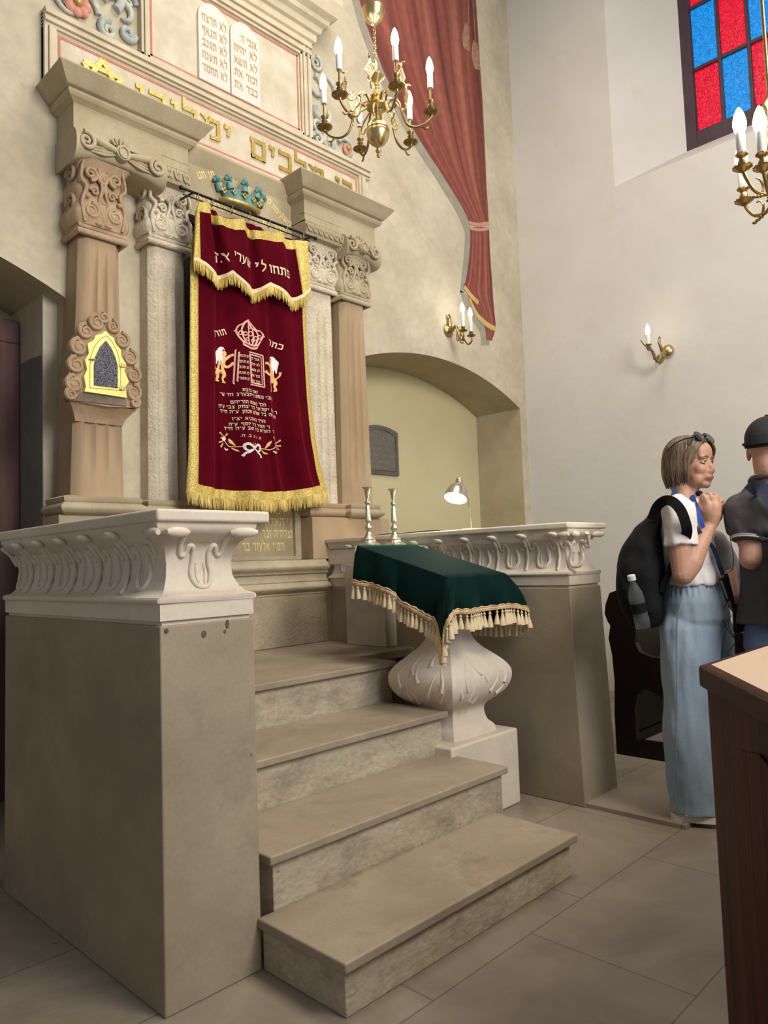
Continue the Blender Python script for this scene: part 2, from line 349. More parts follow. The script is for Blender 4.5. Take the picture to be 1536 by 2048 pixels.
def yplane(y): return lambda x, z, o: Vector((x, y-o, z))
def remesh(bm, voxel, smooth=4, fac=.5):
    me = bpy.data.meshes.new('r'); bmesh.ops.recalc_face_normals(bm, faces=bm.faces[:]); bm.to_mesh(me); bm.free()
    o = bpy.data.objects.new('r', me); COL.objects.link(o)
    r = o.modifiers.new('r', 'REMESH'); r.mode = 'VOXEL'; r.voxel_size = voxel
    if smooth: s = o.modifiers.new('s', 'SMOOTH'); s.iterations = smooth; s.factor = fac
    dg = bpy.context.evaluated_depsgraph_get(); m2 = bpy.data.meshes.new_from_object(o.evaluated_get(dg))
    b2 = bmesh.new(); b2.from_mesh(m2); bpy.data.objects.remove(o); bpy.data.meshes.remove(me); bpy.data.meshes.remove(m2)
    return b2
# ------------------------------------------------------------------ setting: floor, walls, niches
YW, XR, ZT = 3.87, 5.98, 7.4
bm = bmesh.new(); bx(bm, -1.2, 6.4, -3.0, 4.6, -.1, 0); obj('floor', bm, 'floor', kind='structure', smooth=0)
bm = bmesh.new(); bx(bm, 3.225, XR, 1.385, YW, -.02, .022); bx(bm, 3.318, 4.6, .85, 1.386, -.02, .0218); obj('trim_1', bm, 'floor', kind='structure', label='slightly raised stone floor area beyond the right parapet', smooth=0, bevel=.004)
def arch(x, xa, xb, zs, rise):
    c = (xa+xb)/2; h = (xb-xa)/2; R = (h*h+rise*rise)/(2*rise); return zs+math.sqrt(max(0, R*R-(x-c)**2))-(R-rise)
bm = bmesh.new()
def quad(bm, *p): bm.faces.new([bm.verts.new(q) for q in p])
NA = (3.49, 5.868, 2.607, .28); NB = (-.77, 1.606, 2.664, .28)
xs = [-1.2, -.77]+[(-.77+2.376*i/24) for i in range(1, 25)]+[3.49]+[3.49+2.378*i/32 for i in range(1, 33)]+[XR]
def zlow(x, side):
    for A in (NA, NB):
        if A[0] < x+side*1e-4 < A[1]: return arch(x, *A)
    return 0.0
for a, b in zip(xs[:-1], xs[1:]):
    quad(bm, (a, YW, zlow(a, 1)), (b, YW, zlow(b, -1)), (b, YW, ZT), (a, YW, ZT))
obj('wall_back', bm, 'plaster', kind='structure', smooth=0)
# right niche: soffit, jamb, back
def niche(A, yf, yb, name_s, mback, zf=0):
    bm = bmesh.new(); n = 32
    for i in range(n):
        a = A[0]+(A[1]-A[0])*i/n; b = A[0]+(A[1]-A[0])*(i+1)/n
        quad(bm, (a, yf, arch(a, *A)), (b, yf, arch(b, *A)), (b, yb, arch(b, *A)), (a, yb, arch(a, *A)))
    for x in (A[0], A[1]): quad(bm, (x, yf, zf), (x, yb, zf), (x, yb, A[2]), (x, yf, A[2]))
    bmesh.ops.remove_doubles(bm, verts=bm.verts[:], dist=1e-5)
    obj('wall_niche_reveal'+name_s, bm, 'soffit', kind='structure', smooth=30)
    bm = bmesh.new(); quad(bm, (A[0]-.1, yb, zf), (A[1]+.1, yb, zf), (A[1]+.1, yb, A[2]+A[3]+.05), (A[0]-.1, yb, A[2]+A[3]+.05))
    obj('wall_niche_back'+name_s, bm, mback, kind='structure', smooth=0)
niche(NA, YW, 4.385, '_right', 'niche')
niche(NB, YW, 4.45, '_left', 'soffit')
bm = bmesh.new(); bx(bm, 1.526, 1.606, 3.985, 4.45, 0, 2.72); obj('trim_2', bm, 'plaster', kind='structure', smooth=0)
# curved shadow on the left niche jamb, painted as an arched grey panel
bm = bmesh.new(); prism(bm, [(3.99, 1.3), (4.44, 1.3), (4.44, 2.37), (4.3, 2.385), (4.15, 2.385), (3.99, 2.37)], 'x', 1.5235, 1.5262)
obj('niche_shadow_patch', bm, surf('niche_shadow_grey', (.15, .15, .14), (.21, .205, .185), 4, .85), kind='structure', smooth=0)
# door in the left niche
d = bpy.data.objects.new('door_1', None); COL.objects.link(d); d.location = (1.0, 4.34, 0); ORG['door_1'] = Vector(d.location); tag(d, 'purple-brown panelled wooden door in the left niche', None, kind='structure')
bm = bmesh.new(); bx(bm, .5, 1.52, 4.30, 4.36, 2.50, 2.632); bx(bm, 1.38, 1.52, 4.30, 4.36, 0, 2.50); bx(bm, .5, .6, 4.30, 4.36, 0, 2.5); bx(bm, .6, 1.38, 4.30, 4.36, 1.18, 1.32)
obj('door_frame', bm, 'door_wood', d, bevel=.006)
bm = bmesh.new(); bx(bm, .6, 1.38, 4.335, 4.35, 0, 2.5); obj('door_panel', bm, 'door_wood', d)
# right wall with splayed window opening
bm = bmesh.new()
WY0, WY1, WZ0, WZ1 = -.2, 2.854, 4.415, 6.9
quad(bm, (XR, WY1, 0), (XR, YW, 0), (XR, YW, ZT), (XR, WY1, ZT)); quad(bm, (XR, -3.0, 0), (XR, WY1, 0), (XR, WY1, WZ0), (XR, -3.0, WZ0))
quad(bm, (XR, -3.0, WZ0), (XR, WY0, WZ0), (XR, WY0, ZT), (XR, -3.0, ZT)); quad(bm, (XR, WY0, WZ1), (XR, WY1, WZ1), (XR, WY1, ZT), (XR, WY0, ZT))
FX, FY0, FY1, FZ0, FZ1 = 6.38, .18, 2.365, 4.684, 6.6
quad(bm, (XR, WY1, WZ0), (FX, FY1, FZ0), (FX, FY1, FZ1), (XR, WY1, WZ1)); quad(bm, (XR, WY0, WZ0), (FX, FY0, FZ0), (FX, FY1, FZ0), (XR, WY1, WZ0))
quad(bm, (XR, WY0, WZ0), (XR, WY0, WZ1), (FX, FY0, FZ1), (FX, FY0, FZ0)); quad(bm, (XR, WY0, WZ1), (XR, WY1, WZ1), (FX, FY1, FZ1), (FX, FY0, FZ1))
obj('wall_right', bm, 'plaster_white', kind='structure', smooth=0)
wn = bpy.data.objects.new('window_1', None); COL.objects.link(wn); wn.location = (FX, 1.27, FZ0); ORG['window_1'] = Vector(wn.location); tag(wn, 'tall window of red and blue glass squares in a dark frame', None, kind='structure')
g1, g2, g3, g5 = [Q(*p, 'x', FX+.03) for p in ((1389, 139), (1437, 116), (1376, 26), (1397, 265))]
pw = abs(g1.y-g2.y); gz = g1.z; ph = (g3.z-gz); ph2 = None
fm = M['frame_wood'] = surf('plum_window_wood', (.045, .020, .030), (.065, .032, .045), 6, .5)
red = emit('red_glass', (.85, .0, .03), .85, (.10, 0, .005)); blue = emit('blue_glass', (.0, .30, .85), 1.0, (0, .03, .10))
for mt in (red, blue):
    nt = mt.node_tree; b = nt.nodes['Principled BSDF']; b.inputs['Roughness'].default_value = .12
    tc = N(nt, 'ShaderNodeTexCoord'); nn = N(nt, 'ShaderNodeTexNoise'); nn.inputs['Scale'].default_value = 38; nn.inputs['Detail'].default_value = 3; nn.inputs['Distortion'].default_value = 1.5; nt.links.new(tc.outputs['Object'], nn.inputs['Vector'])
    bp = N(nt, 'ShaderNodeBump'); bp.inputs['Strength'].default_value = .8; bp.inputs['Distance'].default_value = .01; nt.links.new(nn.outputs[0], bp.inputs['Height']); nt.links.new(bp.outputs[0], b.inputs['Normal'])
    mr = N(nt, 'ShaderNodeMapRange'); mr.inputs[1].default_value = .35; mr.inputs[2].default_value = .75; mr.inputs[3].default_value = .55; mr.inputs[4].default_value = 1.25; nt.links.new(nn.outputs[0], mr.inputs[0]); nt.links.new(mr.outputs[0], b.inputs['Emission Strength'])
bm = bmesh.new(); bx(bm, FX, FX+.09, g1.y+.012, FY1+.01, FZ0-.03, FZ1); y = g1.y; cols = []
mun = .03
while y-pw > FY0+.05: cols.append((y-pw, y)); y -= pw+mun
rows = []; z = gz
zb = g5.z; hrow = 0.0
rows_z = []
ph_low = gz-mun-zb
ph_up = ph-.0
z0 = zb
for k in range(4):
    h = ph_low if k == 0 else ph_up
    rows_z.append((z0, z0+h)); z0 += h+mun
for (a, b) in cols: bx(bm, FX, FX+.06, a-mun, a, FZ0, FZ1)
for (a, b) in rows_z[:-1]: bx(bm, FX+.005, FX+.055, FY0, g1.y, b, b+mun)
bx(bm, FX+.001, FX+.088, FY0, g1.y+.012, FZ0-.029, zb); obj('window_frame', bm, 'frame_wood', wn, bevel=.005)
for j, (a, b) in enumerate(cols):
    for i, (c, d_) in enumerate(rows_z):
        isred = (i+j) % 2 == 0
        obj('window_pane', box(FX+.028, FX+.034, a, b, c, d_), red if isred else blue, wn, label='red glass square' if isred else 'blue glass square')

# ------------------------------------------------------------------ staircase
st = thing('stone_staircase', 'worn stone steps leading up to the curtained ark', 'staircase', (1.95, 2.2, 0))
def step(rx0, rx1, ry, tx0, tx1, ty, z0, z1, th, yend):
    obj('riser', box(rx0, rx1, ry, yend-.004, z0, z1-th), 'riser', st, bevel=.004)
    bm = bmesh.new(); bx(bm, tx0, tx1, ty, yend, z1-th+.0005, z1); obj('tread', bm, 'step', st, bevel=.006)
step(1.357, 2.507, 1.525, 1.340, 2.530, 1.503, 0, .1545, .031, 1.892)
step(1.403, 2.600, 1.892, 1.380, 2.622, 1.872, 0, .324, .030, 2.245)
step(1.403, 2.637, 2.245, 1.380, 2.662, 2.221, 0, .508, .030, 2.635)
step(1.403, 2.722, 2.635, 1.380, 2.741, 2.612, 0, .702, .031, 3.66)
bm = box(2.735, 3.22, 2.92, 3.66, .655, .702); obj('landing_slab', bm, 'step', st, bevel=.005)
bm = box(1.357, 1.404, 1.99, 3.66, 0, .69); obj('side_block', bm, 'riser', st)
# ------------------------------------------------------------------ parapets
PROF = [(1.105, .000), (1.110, -.004), (1.122, -.004), (1.129, .016), (1.145, .030), (1.177, .044), (1.214, .048), (1.25, .042), (1.28, .026), (1.30, .004), (1.322, -.010), (1.336, -.012)]
def poff(z): return float(np.interp(z, [p[0] for p in PROF], [p[1] for p in PROF]))
def parapet(name, label, x0, x1, y0, y1, ztop, knobs, side_extent, batter=0.0):
    t = thing(name, label, 'parapet', ((x0+x1)/2, (y0+y1)/2, 0))
    zb = 1.045
    bm = bmesh.new()
    loft(bm, [[Vector(p) for p in ((x0-.004, y0-.004-batter, 0), (x1+batter, y0-.004-batter, 0), (x1+batter, y1, 0), (x0-.004, y1, 0))],
              [Vector(p) for p in ((x0, y0, zb+.0), (x1, y0, zb), (x1, y1, zb), (x0, y1, zb))]])
    obj('pedestal_body', bm, 'grey_stone', t, bevel=.005)
    bm = bmesh.new(); rings = []
    for z, o in [(zb, .010), (zb+.012, .010), (zb+.0125, .0), (1.098, .0)]+PROF:
        o2 = o
        rings.append([Vector(p) for p in ((x0+o2, y0+o2, z), (x1-o2, y0+o2, z), (x1-o2, y1-o2*(side_extent), z), (x0+o2, y1-o2*side_extent, z))])
    # round bead between band and concave frieze
    loft(bm, rings)
    tube(bm, [(x0-.001, y1, 1.113), (x0-.001, y0-.001, 1.113), (x1+.001, y0-.001, 1.113), (x1+.001, y1, 1.113)], .009, 8)
    fr = obj('carved_frieze', bm, 'white_stone', t, smooth=60)
    def onside(s, z, o): return Vector((x0+poff(z)-o, s, z))      # outer side face, s = world y
    def onfront(s, z, o): return Vector((s, y0+poff(z)-o, z))
    def ornament(bm, f, s, d=1, full=True, k=1.0):
        # hanging drop loop with two curled shoulders
        loop = [(-.052, 1.252), (-.046, 1.268), (-.034, 1.266), (-.028, 1.246), (-.030, 1.215), (-.035, 1.185), (-.024, 1.155), (0, 1.146), (.024, 1.155), (.035, 1.185), (.030, 1.215), (.028, 1.246), (.034, 1.266), (.046, 1.268), (.052, 1.252)]
        pts = smoothpath([(a*k, 0, z) for a, z in loop], 5)
        tube(bm, [f(s+p.x, p.z, .001) for p in pts], .0085*k, 8)
        pts = smoothpath([(a*k*.45, 0, z+.004) for a, z in loop[4:11]], 5)
        tube(bm, [f(s+p.x, p.z, .0) for p in pts], .004, 6)
        for q in (-1, 1):
            hook = [(q*.052*k, 1.252), (q*.058*k, 1.244), (q*.066*k, 1.240), (q*.074*k, 1.248), (q*.078*k, 1.27), (q*.082*k, 1.295), (q*.09*k, 1.308)]
            pts = smoothpath([(a, 0, z) for a, z in hook], 4); tube(bm, [f(s+p.x, p.z, .001) for p in pts], [.008, .008, .009, .011], 8)
    bm = bmesh.new()
    sp = abs(knobs[1]-knobs[0])
    def knob(f, s, wx):
        # small mushroom volute tucked under the coping
        rings = []
        for i in range(9):
            a = -1+2*i/8; r = math.sqrt(max(0.02, 1-a*a*.92))
            rings.append([f(s+a*wx, 1.306+.016*r*math.sin(2*PI*k/10), .012+.022*r*math.cos(2*PI*k/10)) for k in range(10)])
        loft(bm, rings)
        tube(bm, [f(s, z, .004) for z in (1.30, 1.25, 1.20, 1.15, 1.132)], [.012, .009, .007, .007, .006], 8)
    for kx in knobs:
        knob(onside, kx, .030)
    for kx in knobs: ornament(bm, onside, kx+sp/2*(1 if kx != knobs[-1] else 1))
    ornament(bm, onside, knobs[0]-sp/2)
    cxf = (x0+x1)/2; k = (x1-x0)/.315
    ornament(bm, onfront, cxf, k=.95*k)
    for q in (-1, 1):
        pts = [onfront(cxf+q*(.07*k+i*.012*k), 1.306, .014+.003*i) for i in range(8)]
        tube(bm, pts, [.006, .012, .015, .016, .016, .015, .012, .007], 10)
    tube(bm, [onside(y0+.0+i*.018, 1.306, .012) for i in range(-1, 4)], [.008, .015, .015, .012, .005], 10)
    for q in (x0+.008, x1-.008):
        pass
    obj('frieze_ornament', bm, 'white_stone', t, smooth=60, kind=None)
    return t
def coping(t, *a):
    bm = bmesh.new(); bx(bm, *a); return obj('coping_slab', bm, 'white_stone', t, bevel=.008)
pl_ = parapet('stone_parapet', 'left stone parapet at the foot of the steps with carved pale frieze', 1.040, 1.355, 1.895, 3.10, 1.372, [2.159+.194*i for i in range(5)], 1)
coping(pl_, 1.021, 1.408, 1.870, 3.15, 1.336, 1.372)
pr_ = parapet('stone_parapet', 'right stone parapet carrying a lit desk lamp, behind the velvet-covered lectern', 3.222, 3.530, 1.888, 3.655, 1.365, [1.960+.186*i for i in range(9)], 0, batter=.02)
coping(pr_, 3.195, 3.588, 1.866, 3.655, 1.336, 1.366)
# drips of dark stain on the left pedestal front
M['stain'] = surf('dark_stain', (.085, .065, .045), (.12, .09, .06), 20, .8)
for (u, v, r, e) in ((333, 1262, .007, 1), (408, 1268, .008, 1.3), (455, 1248, .006, 2.2), (450, 1263, .004, 1.2)):
    bm = bmesh.new(); x, z = XZ(u, v, 1.8935); prism(bm, [(x+r*math.cos(a*PI/5), z+r*e*math.sin(a*PI/5)) for a in range(10)], 'y', 1.8925, 1.8945)
    obj('stain', bm, 'stain', pl_, label='dark brown drip stain')
# ------------------------------------------------------------------ the ark
ark = thing('torah_ark', 'carved sandstone ark with fluted columns and heavy entablature behind the red curtain', 'ark', (2.66, 3.75, .70))
obj('base_wall', box(1.42, 3.2, 3.66, 3.86, .702, 1.015), 'ark_base', ark, bevel=.004)
bm = bmesh.new()
prof = [(.000, 1.015), (.004, 1.018), (.004, 1.028)]+[(.008+.040*math.sin(PI*i/10), 1.030+.066*i/10) for i in range(11)]+[(.014, 1.098), (.014, 1.108), (.006, 1.112), (.000, 1.140), (.004, 1.146), (.020, 1.150), (.022, 1.156), (.026, 1.160)]+[(.012+.028*math.sin(PI*i/10), 1.162+.06*i/10) for i in range(11)]+[(.0, 1.232), (-.03, 1.236)]
molding(bm, prof, 1.42, 3.2, 3.66, False, False); obj('base_molding', bm, 'ark_base', ark, smooth=50)
obj('pedestal_block', box(1.475, 2.20, 3.66, 3.87, 1.236, 1.492), 'ark_stone', ark, bevel=.005)
obj('pedestal_block', box(3.095, 3.812, 3.66, 3.87, 1.236, 1.512), 'ark_brown', ark, bevel=.005)
bm = box(3.404, 3.407, 3.6585, 3.661, 1.236, 1.512)
# inscription panel between the pedestals
pn = obj('inscription_panel', box(2.20, 3.055, 3.80, 3.86, 1.236, 1.64), 'ark_stone', ark)
bm = bmesh.new(); bx(bm, 3.045, 3.095, 3.775, 3.86, 1.236, 1.60); bx(bm, 2.20, 3.045, 3.765, 3.86, 1.236, 1.262); obj('panel_frame', bm, 'ark_base', ark, bevel=.006)
bm = bmesh.new(); YP = 3.80
def c5_(x, y): return XZ(480+x*.234375, 980+y*.234375, YP)
for s, a, b, h in (('וזמ״י אלעזר בר', (20, 520), (378, 520), .052), ('האלוף', (188, 308), (378, 308), .052), ('ע״י', (400, 308), (446, 308), .052), ('וצלה״ה זכר', (188, 410), (446, 410), .052), ('מלאכת', (280, 206), (440, 206), .045)):
    pa, pb = c5_(*a), c5_(*b); z = (pa[1]+pb[1])/2; bm = bmesh.new(); heb(bm, s, (pa[0], z), (pb[0], z), h, yplane(YP), .012, .002); obj('inscription', bm, 'gold_paint', pn, label='gold Hebrew word on the low panel')
# shallow recess; near-black colour stands in for the darkness behind the curtain
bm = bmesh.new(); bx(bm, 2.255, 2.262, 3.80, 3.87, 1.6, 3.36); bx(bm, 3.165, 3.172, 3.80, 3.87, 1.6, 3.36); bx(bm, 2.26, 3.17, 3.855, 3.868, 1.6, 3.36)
obj('recess', bm, 'dark', ark, label='shallow recess, near-black to stand in for the darkness behind the curtain')

def column(x0b, x1b, x0t, x1t, yf, zb, zt, mat, capmat, inner, cap_z, labels, dx=0):
    """tapering fluted pilaster with rounded corners"""
    def plan(x0, x1, y, fl):
        w = x1-x0; c = .035; pts = [(x0, YW+.02), (x0, y+c), (x0+c*.8, y+.004)]
        m = 3; a = x0+c*.9+.012; b = x1-c*.9+.004
        for i in range(m):
            s = a+(b-a)*i/m; e = a+(b-a)*(i+1)/m
            for j in range(6):
                t = j/6; pts.append((s+(e-s)*t, y+(.019*math.sin(PI*t)**.6*fl if t > 0 else 0)))
        pts += [(x1-c*.8, y+.004), (x1, y+c), (x1, YW+.02)]
        return pts
    bm = bmesh.new(); rings = []; n = 14; flz = 1.78
    for i in range(n+1):
        t = i/n; z = zb+(zt-zb)*t; x0 = x0b+(x0t-x0b)*t; x1 = x1b+(x1t-x1b)*t
        fl = 0.0 if (z < flz and not inner) else 1.0
        if z > zt-.11: fl = 0.0
        rings.append([Vector((a, b, z)) for a, b in plan(x0, x1, yf, fl)])
    loft(bm, rings); col = obj('column', bm, mat, ark, smooth=35)
    # capital: necking rings, bell, scrolls
    z0, z1 = cap_z; xa, xb = x0t-.012, x1t+.012; yc = yf-.01
    bm = bmesh.new()
    for zz, r, o in ((z0+.018, .018, .018), (z0+.052, .016, .010)):
        tube(bm, [(xa-o+.01, YW, zz), (xa-o+.01, yc-o+.01, zz), (xb+o-.01, yc-o+.01, zz), (xb+o-.01, YW, zz)], r, 10)
    H = z1-z0-.06; rings = []
    for i in range(13):
        t = i/12; z = z0+.06+H*t
        o = .012*math.sin(t*PI*2+.3)+.010+.022*max(0, t-.75)/.25
        o2 = o+.012*math.sin(t*PI*4)
        rings.append([Vector(p) for p in ((xa-o2, YW+.02, z), (xa-o2, yc-o+.02, z), (xa-o2+.02, yc-o, z), ((xa+xb)/2, yc-o-.006, z), (xb+o2-.02, yc-o, z), (xb+o2, yc-o+.02, z), (xb+o2, YW+.02, z))])
    loft(bm, rings)
    yF = yc-.018; cx = (xa+xb)/2; W = (xb-xa)
    def rel(pts, r, nn=6): tube(bm, [(a, yF-(0.004), b) for a, b in pts], r, nn)
    zc = z0+.06
    for q in (-1, 1):
        rel(spiral(cx+q*W*.26, zc+H*.22, W*.17, 1.9, start=PI/2, d=q), [.012, .006])
        rel(spiral(cx+q*W*.28, zc+H*.78, W*.15, 1.7, start=-PI/2, d=-q), [.012, .006])
        rel(spiral(cx+q*W*.20, zc+H*.52, W*.10, 1.4, start=0 if q > 0 else PI, d=q), [.010, .005])
        rel([(p.x, p.z) for p in smoothpath([(cx+q*W*.42, 0, zc+H*.02), (cx+q*W*.48, 0, zc+H*.3), (cx+q*W*.38, 0, zc+H*.55), (cx+q*W*.5, 0, zc+H*.68), (cx+q*W*.44, 0, zc+H*.95)], 5)], [.008, .012, .008])
        rel([(p.x, p.z) for p in smoothpath([(cx, 0, zc+H*.10), (cx+q*W*.10, 0, zc+H*.35), (cx+q*W*.03, 0, zc+H*.6), (cx+q*W*.12, 0, zc+H*.9)], 5)], [.006, .011, .006])
        ball(bm, (cx+q*W*.36, yF-.004, zc+H*.42), .014); ball(bm, (cx+q*W*.1, yF, zc+H*.04), .014, s=(1.6, 1, .8))
    rel(spiral(cx, zc+H*.74, W*.13, 2.2), [.012, .006]); ball(bm, (cx, yF-.006, zc+H*.74), W*.05)
    for a in range(7):
        an = PI*a/6; ball(bm, (cx+W*.17*math.cos(an), yF-.002, zc+H*.30+W*.12*math.sin(an)), .010, s=(1.2, .8, 1.2))
    # scrolls on the outer side face
    for sgn, xx in ((-1, xa-.014), (1, xb+.014)):
        for zz, rr in ((zc+H*.8, .05), (zc+H*.35, .055)):
            tube(bm, [(xx, (yc+YW)/2-.02+a, zz+b) for a, b in spiral(0, 0, rr, 1.6)], [.013, .007], 6)
    obj('capital', bm, capmat, col, smooth=50)
    # base: rounded torus with small fillet
    return col
def colbase(x0, x1, yf, z0, mat, parent):
    bm = bmesh.new()
    prof = [(.0, z0)]+[(.018+.024*math.sin(PI*i/8), z0+.006+.055*i/8) for i in range(9)]+[(.012, z0+.065), (.018, z0+.070), (.020, z0+.088), (.0, z0+.098)]
    molding(bm, prof, x0, x1, yf, True, True)
    R = [[Vector((x0-o, YW, z)), Vector((x0-o, yf-o, z)), Vector((x1+o, yf-o, z)), Vector((x1+o, YW, z))] for o, z in prof]
    bm.free(); bm = bmesh.new(); loft(bm, R); obj('column_base', bm, mat, parent, smooth=50)
c1 = column(1.562, 1.846, 1.612, 1.830, 3.70, 1.59, 3.00, 'ark_brown', 'cap_brown', False, (2.955, 3.37), None)
colbase(1.51, 1.885, 3.655, 1.490, 'ark_stone', c1)
c2 = column(2.016, 2.268, 2.030, 2.262, 3.75, 1.55, 3.08, 'ark_white', 'ark_white', True, (3.045, 3.415), None)
colbase(1.985, 2.30, 3.71, 1.490, 'ark_stone', c2)
c3 = column(3.165, 3.432, 3.170, 3.425, 3.75, 1.57, 3.10, 'ark_white', 'ark_white', True, (3.07, 3.41), None)
colbase(3.12, 3.40, 3.70, 1.510, 'ark_brown', c3)
c4 = column(3.430, 3.722, 3.455, 3.69, 3.70, 1.60, 3.05, 'ark_brown', 'ark_stone', False, (3.04, 3.40), None)
colbase(3.43, 3.675, 3.645, 1.510, 'ark_stone', c4)
bm = box(2.26, 2.5, 3.62, 3.87, 1.236, 1.49); bm.free()

# entablatures
def entab(x0, x1, mirror, mat):
    """frieze from x0 to x1 at y 3.66"""
    bm = bmesh.new()
    prof = [(.0, 3.495), (.0, 3.640), (.010, 3.645), (.018, 3.652), (.030, 3.658), (.040, 3.672), (.042, 3.684), (.034, 3.692), (.050, 3.697)]
    prof += [(.055+.055*t**1.0, 3.700+.070*t) for t in (0, .25, .5, .75, 1)]+[(.108, 3.778), (.0, 3.785)]
    R = [[Vector((x0-o, YW, z)), Vector((x0-o, 3.66-o, z)), Vector((x1+o, 3.66-o, z)), Vector((x1+o, YW, z))] for o, z in prof]
    loft(bm, R); e = obj('entablature', bm, mat, ark, smooth=25)
    W = x1-x0
    # architrave: half-round beaded part next to the opening, scrolled bolster over the outer column
    if not mirror: a0, a1, b0, b1 = x0-.01, x0+.50, x0+.50, x1
    else: a0, a1, b0, b1 = x0+.33, x1+.005, x0, x0+.33
    bm = bmesh.new()
    rings = []
    for x in (b0, b1):
        rings.append([Vector((x, YW, 3.50)), Vector((x, 3.652, 3.50))]+[Vector((x, 3.655-.016*math.sin(PI*k/8), 3.488-.088*k/8)) for k in range(9)]+[Vector((x, YW, 3.40))])
    loft(bm, rings)
    k = int((b1-b0)/.046)
    for i in range(k):
        xx = b0+(i+.5)*(b1-b0)/k
        tube(bm, [(xx+.021*math.cos(PI+PI*t/8), 3.648-.016*math.sin(PI*(.3+.5*t/8)), 3.468+.040*math.sin(PI+PI*t/8)*1.2) for t in range(9)], .0045, 6)
        tube(bm, [(xx+.012*math.cos(PI+PI*t/8), 3.642-.014, 3.474+.026*math.sin(PI+PI*t/8)) for t in range(9)], .003, 6)
        ball(bm, (xx+.023, 3.645, 3.425), .009, 8)
        bx(bm, xx-.022, xx-.020, 3.6585, 3.662, 3.505, 3.545)
    bx(bm, b0, b1, 3.652, 3.70, 3.492, 3.500); bx(bm, b0, b1, 3.6575, 3.70, 3.545, 3.549)
    obj('beaded_architrave', bm, mat, e, smooth=50)
    bm = bmesh.new(); n = 20; rings = []
    for i in range(n+1):
        t = i/n; x = a0+(a1-a0)*t; s = abs(2*t-1)
        r = .044+.034*s**3; zc = 3.428-.018*s**2; yo = 3.655-.012*s
        ring = [Vector((x, YW, min(3.50, zc+r*1.1))), Vector((x, yo+.01, min(3.50, zc+r*1.1)))]
        for k2 in range(9):
            a = PI/2+PI*k2/8; ring.append(Vector((x, yo+r*.75*math.cos(a)+.012, min(3.498, zc+r*math.sin(a)*1.1))))
        ring.append(Vector((x, YW, zc-r*1.1))); rings.append(ring)
    loft(bm, rings)
    mid = (a0+a1)/2; fy = 3.612
    for q, ex in ((1, a0+.045), (-1, a1-.045)):
        tube(bm, [(a, fy-.006, b) for a, b in spiral(ex+q*.01, 3.425, .048, 1.6, start=PI*.6, d=-q)], [.013, .007], 8)
        wing = smoothpath([(ex+q*.02, 0, 3.475), (ex+q*.08, 0, 3.452), (mid-q*.06, 0, 3.44), (mid-q*.02, 0, 3.43)], 5)
        tube(bm, [(p.x, fy+.004, p.z) for p in wing], [.012, .022, .018, .01], 8)
        for kk in range(4):
            wing = smoothpath([(mid-q*.035, 0, 3.415+.012*kk), (mid-q*.10, 0, 3.395+.016*kk), (ex+q*.035, 0, 3.388+.014*kk)], 5)
            tube(bm, [(p.x, fy+.012, p.z) for p in wing], [.005, .010, .004], 6)
    lathe(bm, [(0, .03), (.040, .028), (.044, .014), (.043, -.02)], (mid, fy+.018, 3.435), 20, 'y'); tube(bm, [(mid+.026*math.cos(a*PI/8), fy-.014, 3.435+.030*math.sin(a*PI/8)) for a in range(17)], .005, 6)
    for kk in range(5):
        a = PI*(.2+.15*kk); tube(bm, [(mid+.035*math.cos(a), fy+.03, 3.47+.02*math.sin(a)), (mid+.058*math.cos(a), fy+.034, 3.485+.040*math.sin(a))], [.005, .009], 6)
    obj('scrolled_bolster', bm, mat, e, smooth=50)
    return e
entab(1.560, 2.228, False, 'ark_stone'); entab(3.100, 3.765, True, 'ark_stone')
# lintel with crown and gold lettering
YL = 3.80
ln = obj('lintel', box(2.225, 3.10, YL, 3.87, 3.335, 3.66), 'ark_stone', ark)
bm = bmesh.new(); prof = [(.0, 3.655), (.004, 3.665), (.040, 3.735), (.044, 3.745), (.040, 3.762), (.0, 3.765)]
loft(bm, [[Vector((2.22, 3.87, z)), Vector((2.22, YL-o, z)), Vector((3.11, YL-o, z)), Vector((3.11, 3.87, z))] for o, z in prof]); obj('lintel_cornice', bm, 'ark_stone', ark, smooth=25)
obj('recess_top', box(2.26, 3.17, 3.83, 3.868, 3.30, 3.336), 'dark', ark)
bm = bmesh.new(); pY = yplane(YL)
for s, a, b, h, arc in (('מן חט', (2.385, 3.575), (2.505, 3.625), .042, .0), ('דשר', (2.600, 3.655), (2.665, 3.650), .034, 0), ('הקד', (2.680, 3.648), (2.755, 3.640), .034, 0), ('ממעון', (2.795, 3.640), (2.925, 3.590), .038, 0), ('השקיפה', (2.930, 3.575), (3.085, 3.490), .038, 0),
                     ('ואת', (2.330, 3.450), (2.425, 3.450), .036, 0), ('ישראל', (2.450, 3.425), (2.585, 3.425), .036, 0), ('את', (2.625, 3.425), (2.690, 3.425), .036, 0), ('עמך', (2.725, 3.427), (2.822, 3.427), .036, 0), ('את', (2.857, 3.430), (2.925, 3.430), .036, 0), ('וברך', (2.952, 3.432), (3.060, 3.432), .036, 0)):
    bm = bmesh.new(); heb(bm, s, a, b, h, pY, .008, .002); obj('inscription', bm, 'gold_paint', ln, label='gold Hebrew word beside the crown')
bm = bmesh.new(); cx = 2.677; n = 24
rings = []
for i in range(9):
    t = i/8; z = 3.488+.10*t; hw = .115+.055*t; ring = []
    for k in range(n+1):
        a = PI*k/n; curve = -.018*math.cos(a)**2*0
        ring.append(Vector((cx-hw*math.cos(a), YL-.006-.052*math.sin(a), z+.020*math.cos(a)**2-.01)))
    rings.append(ring)
loft(bm, rings, cap=False, closed=False)
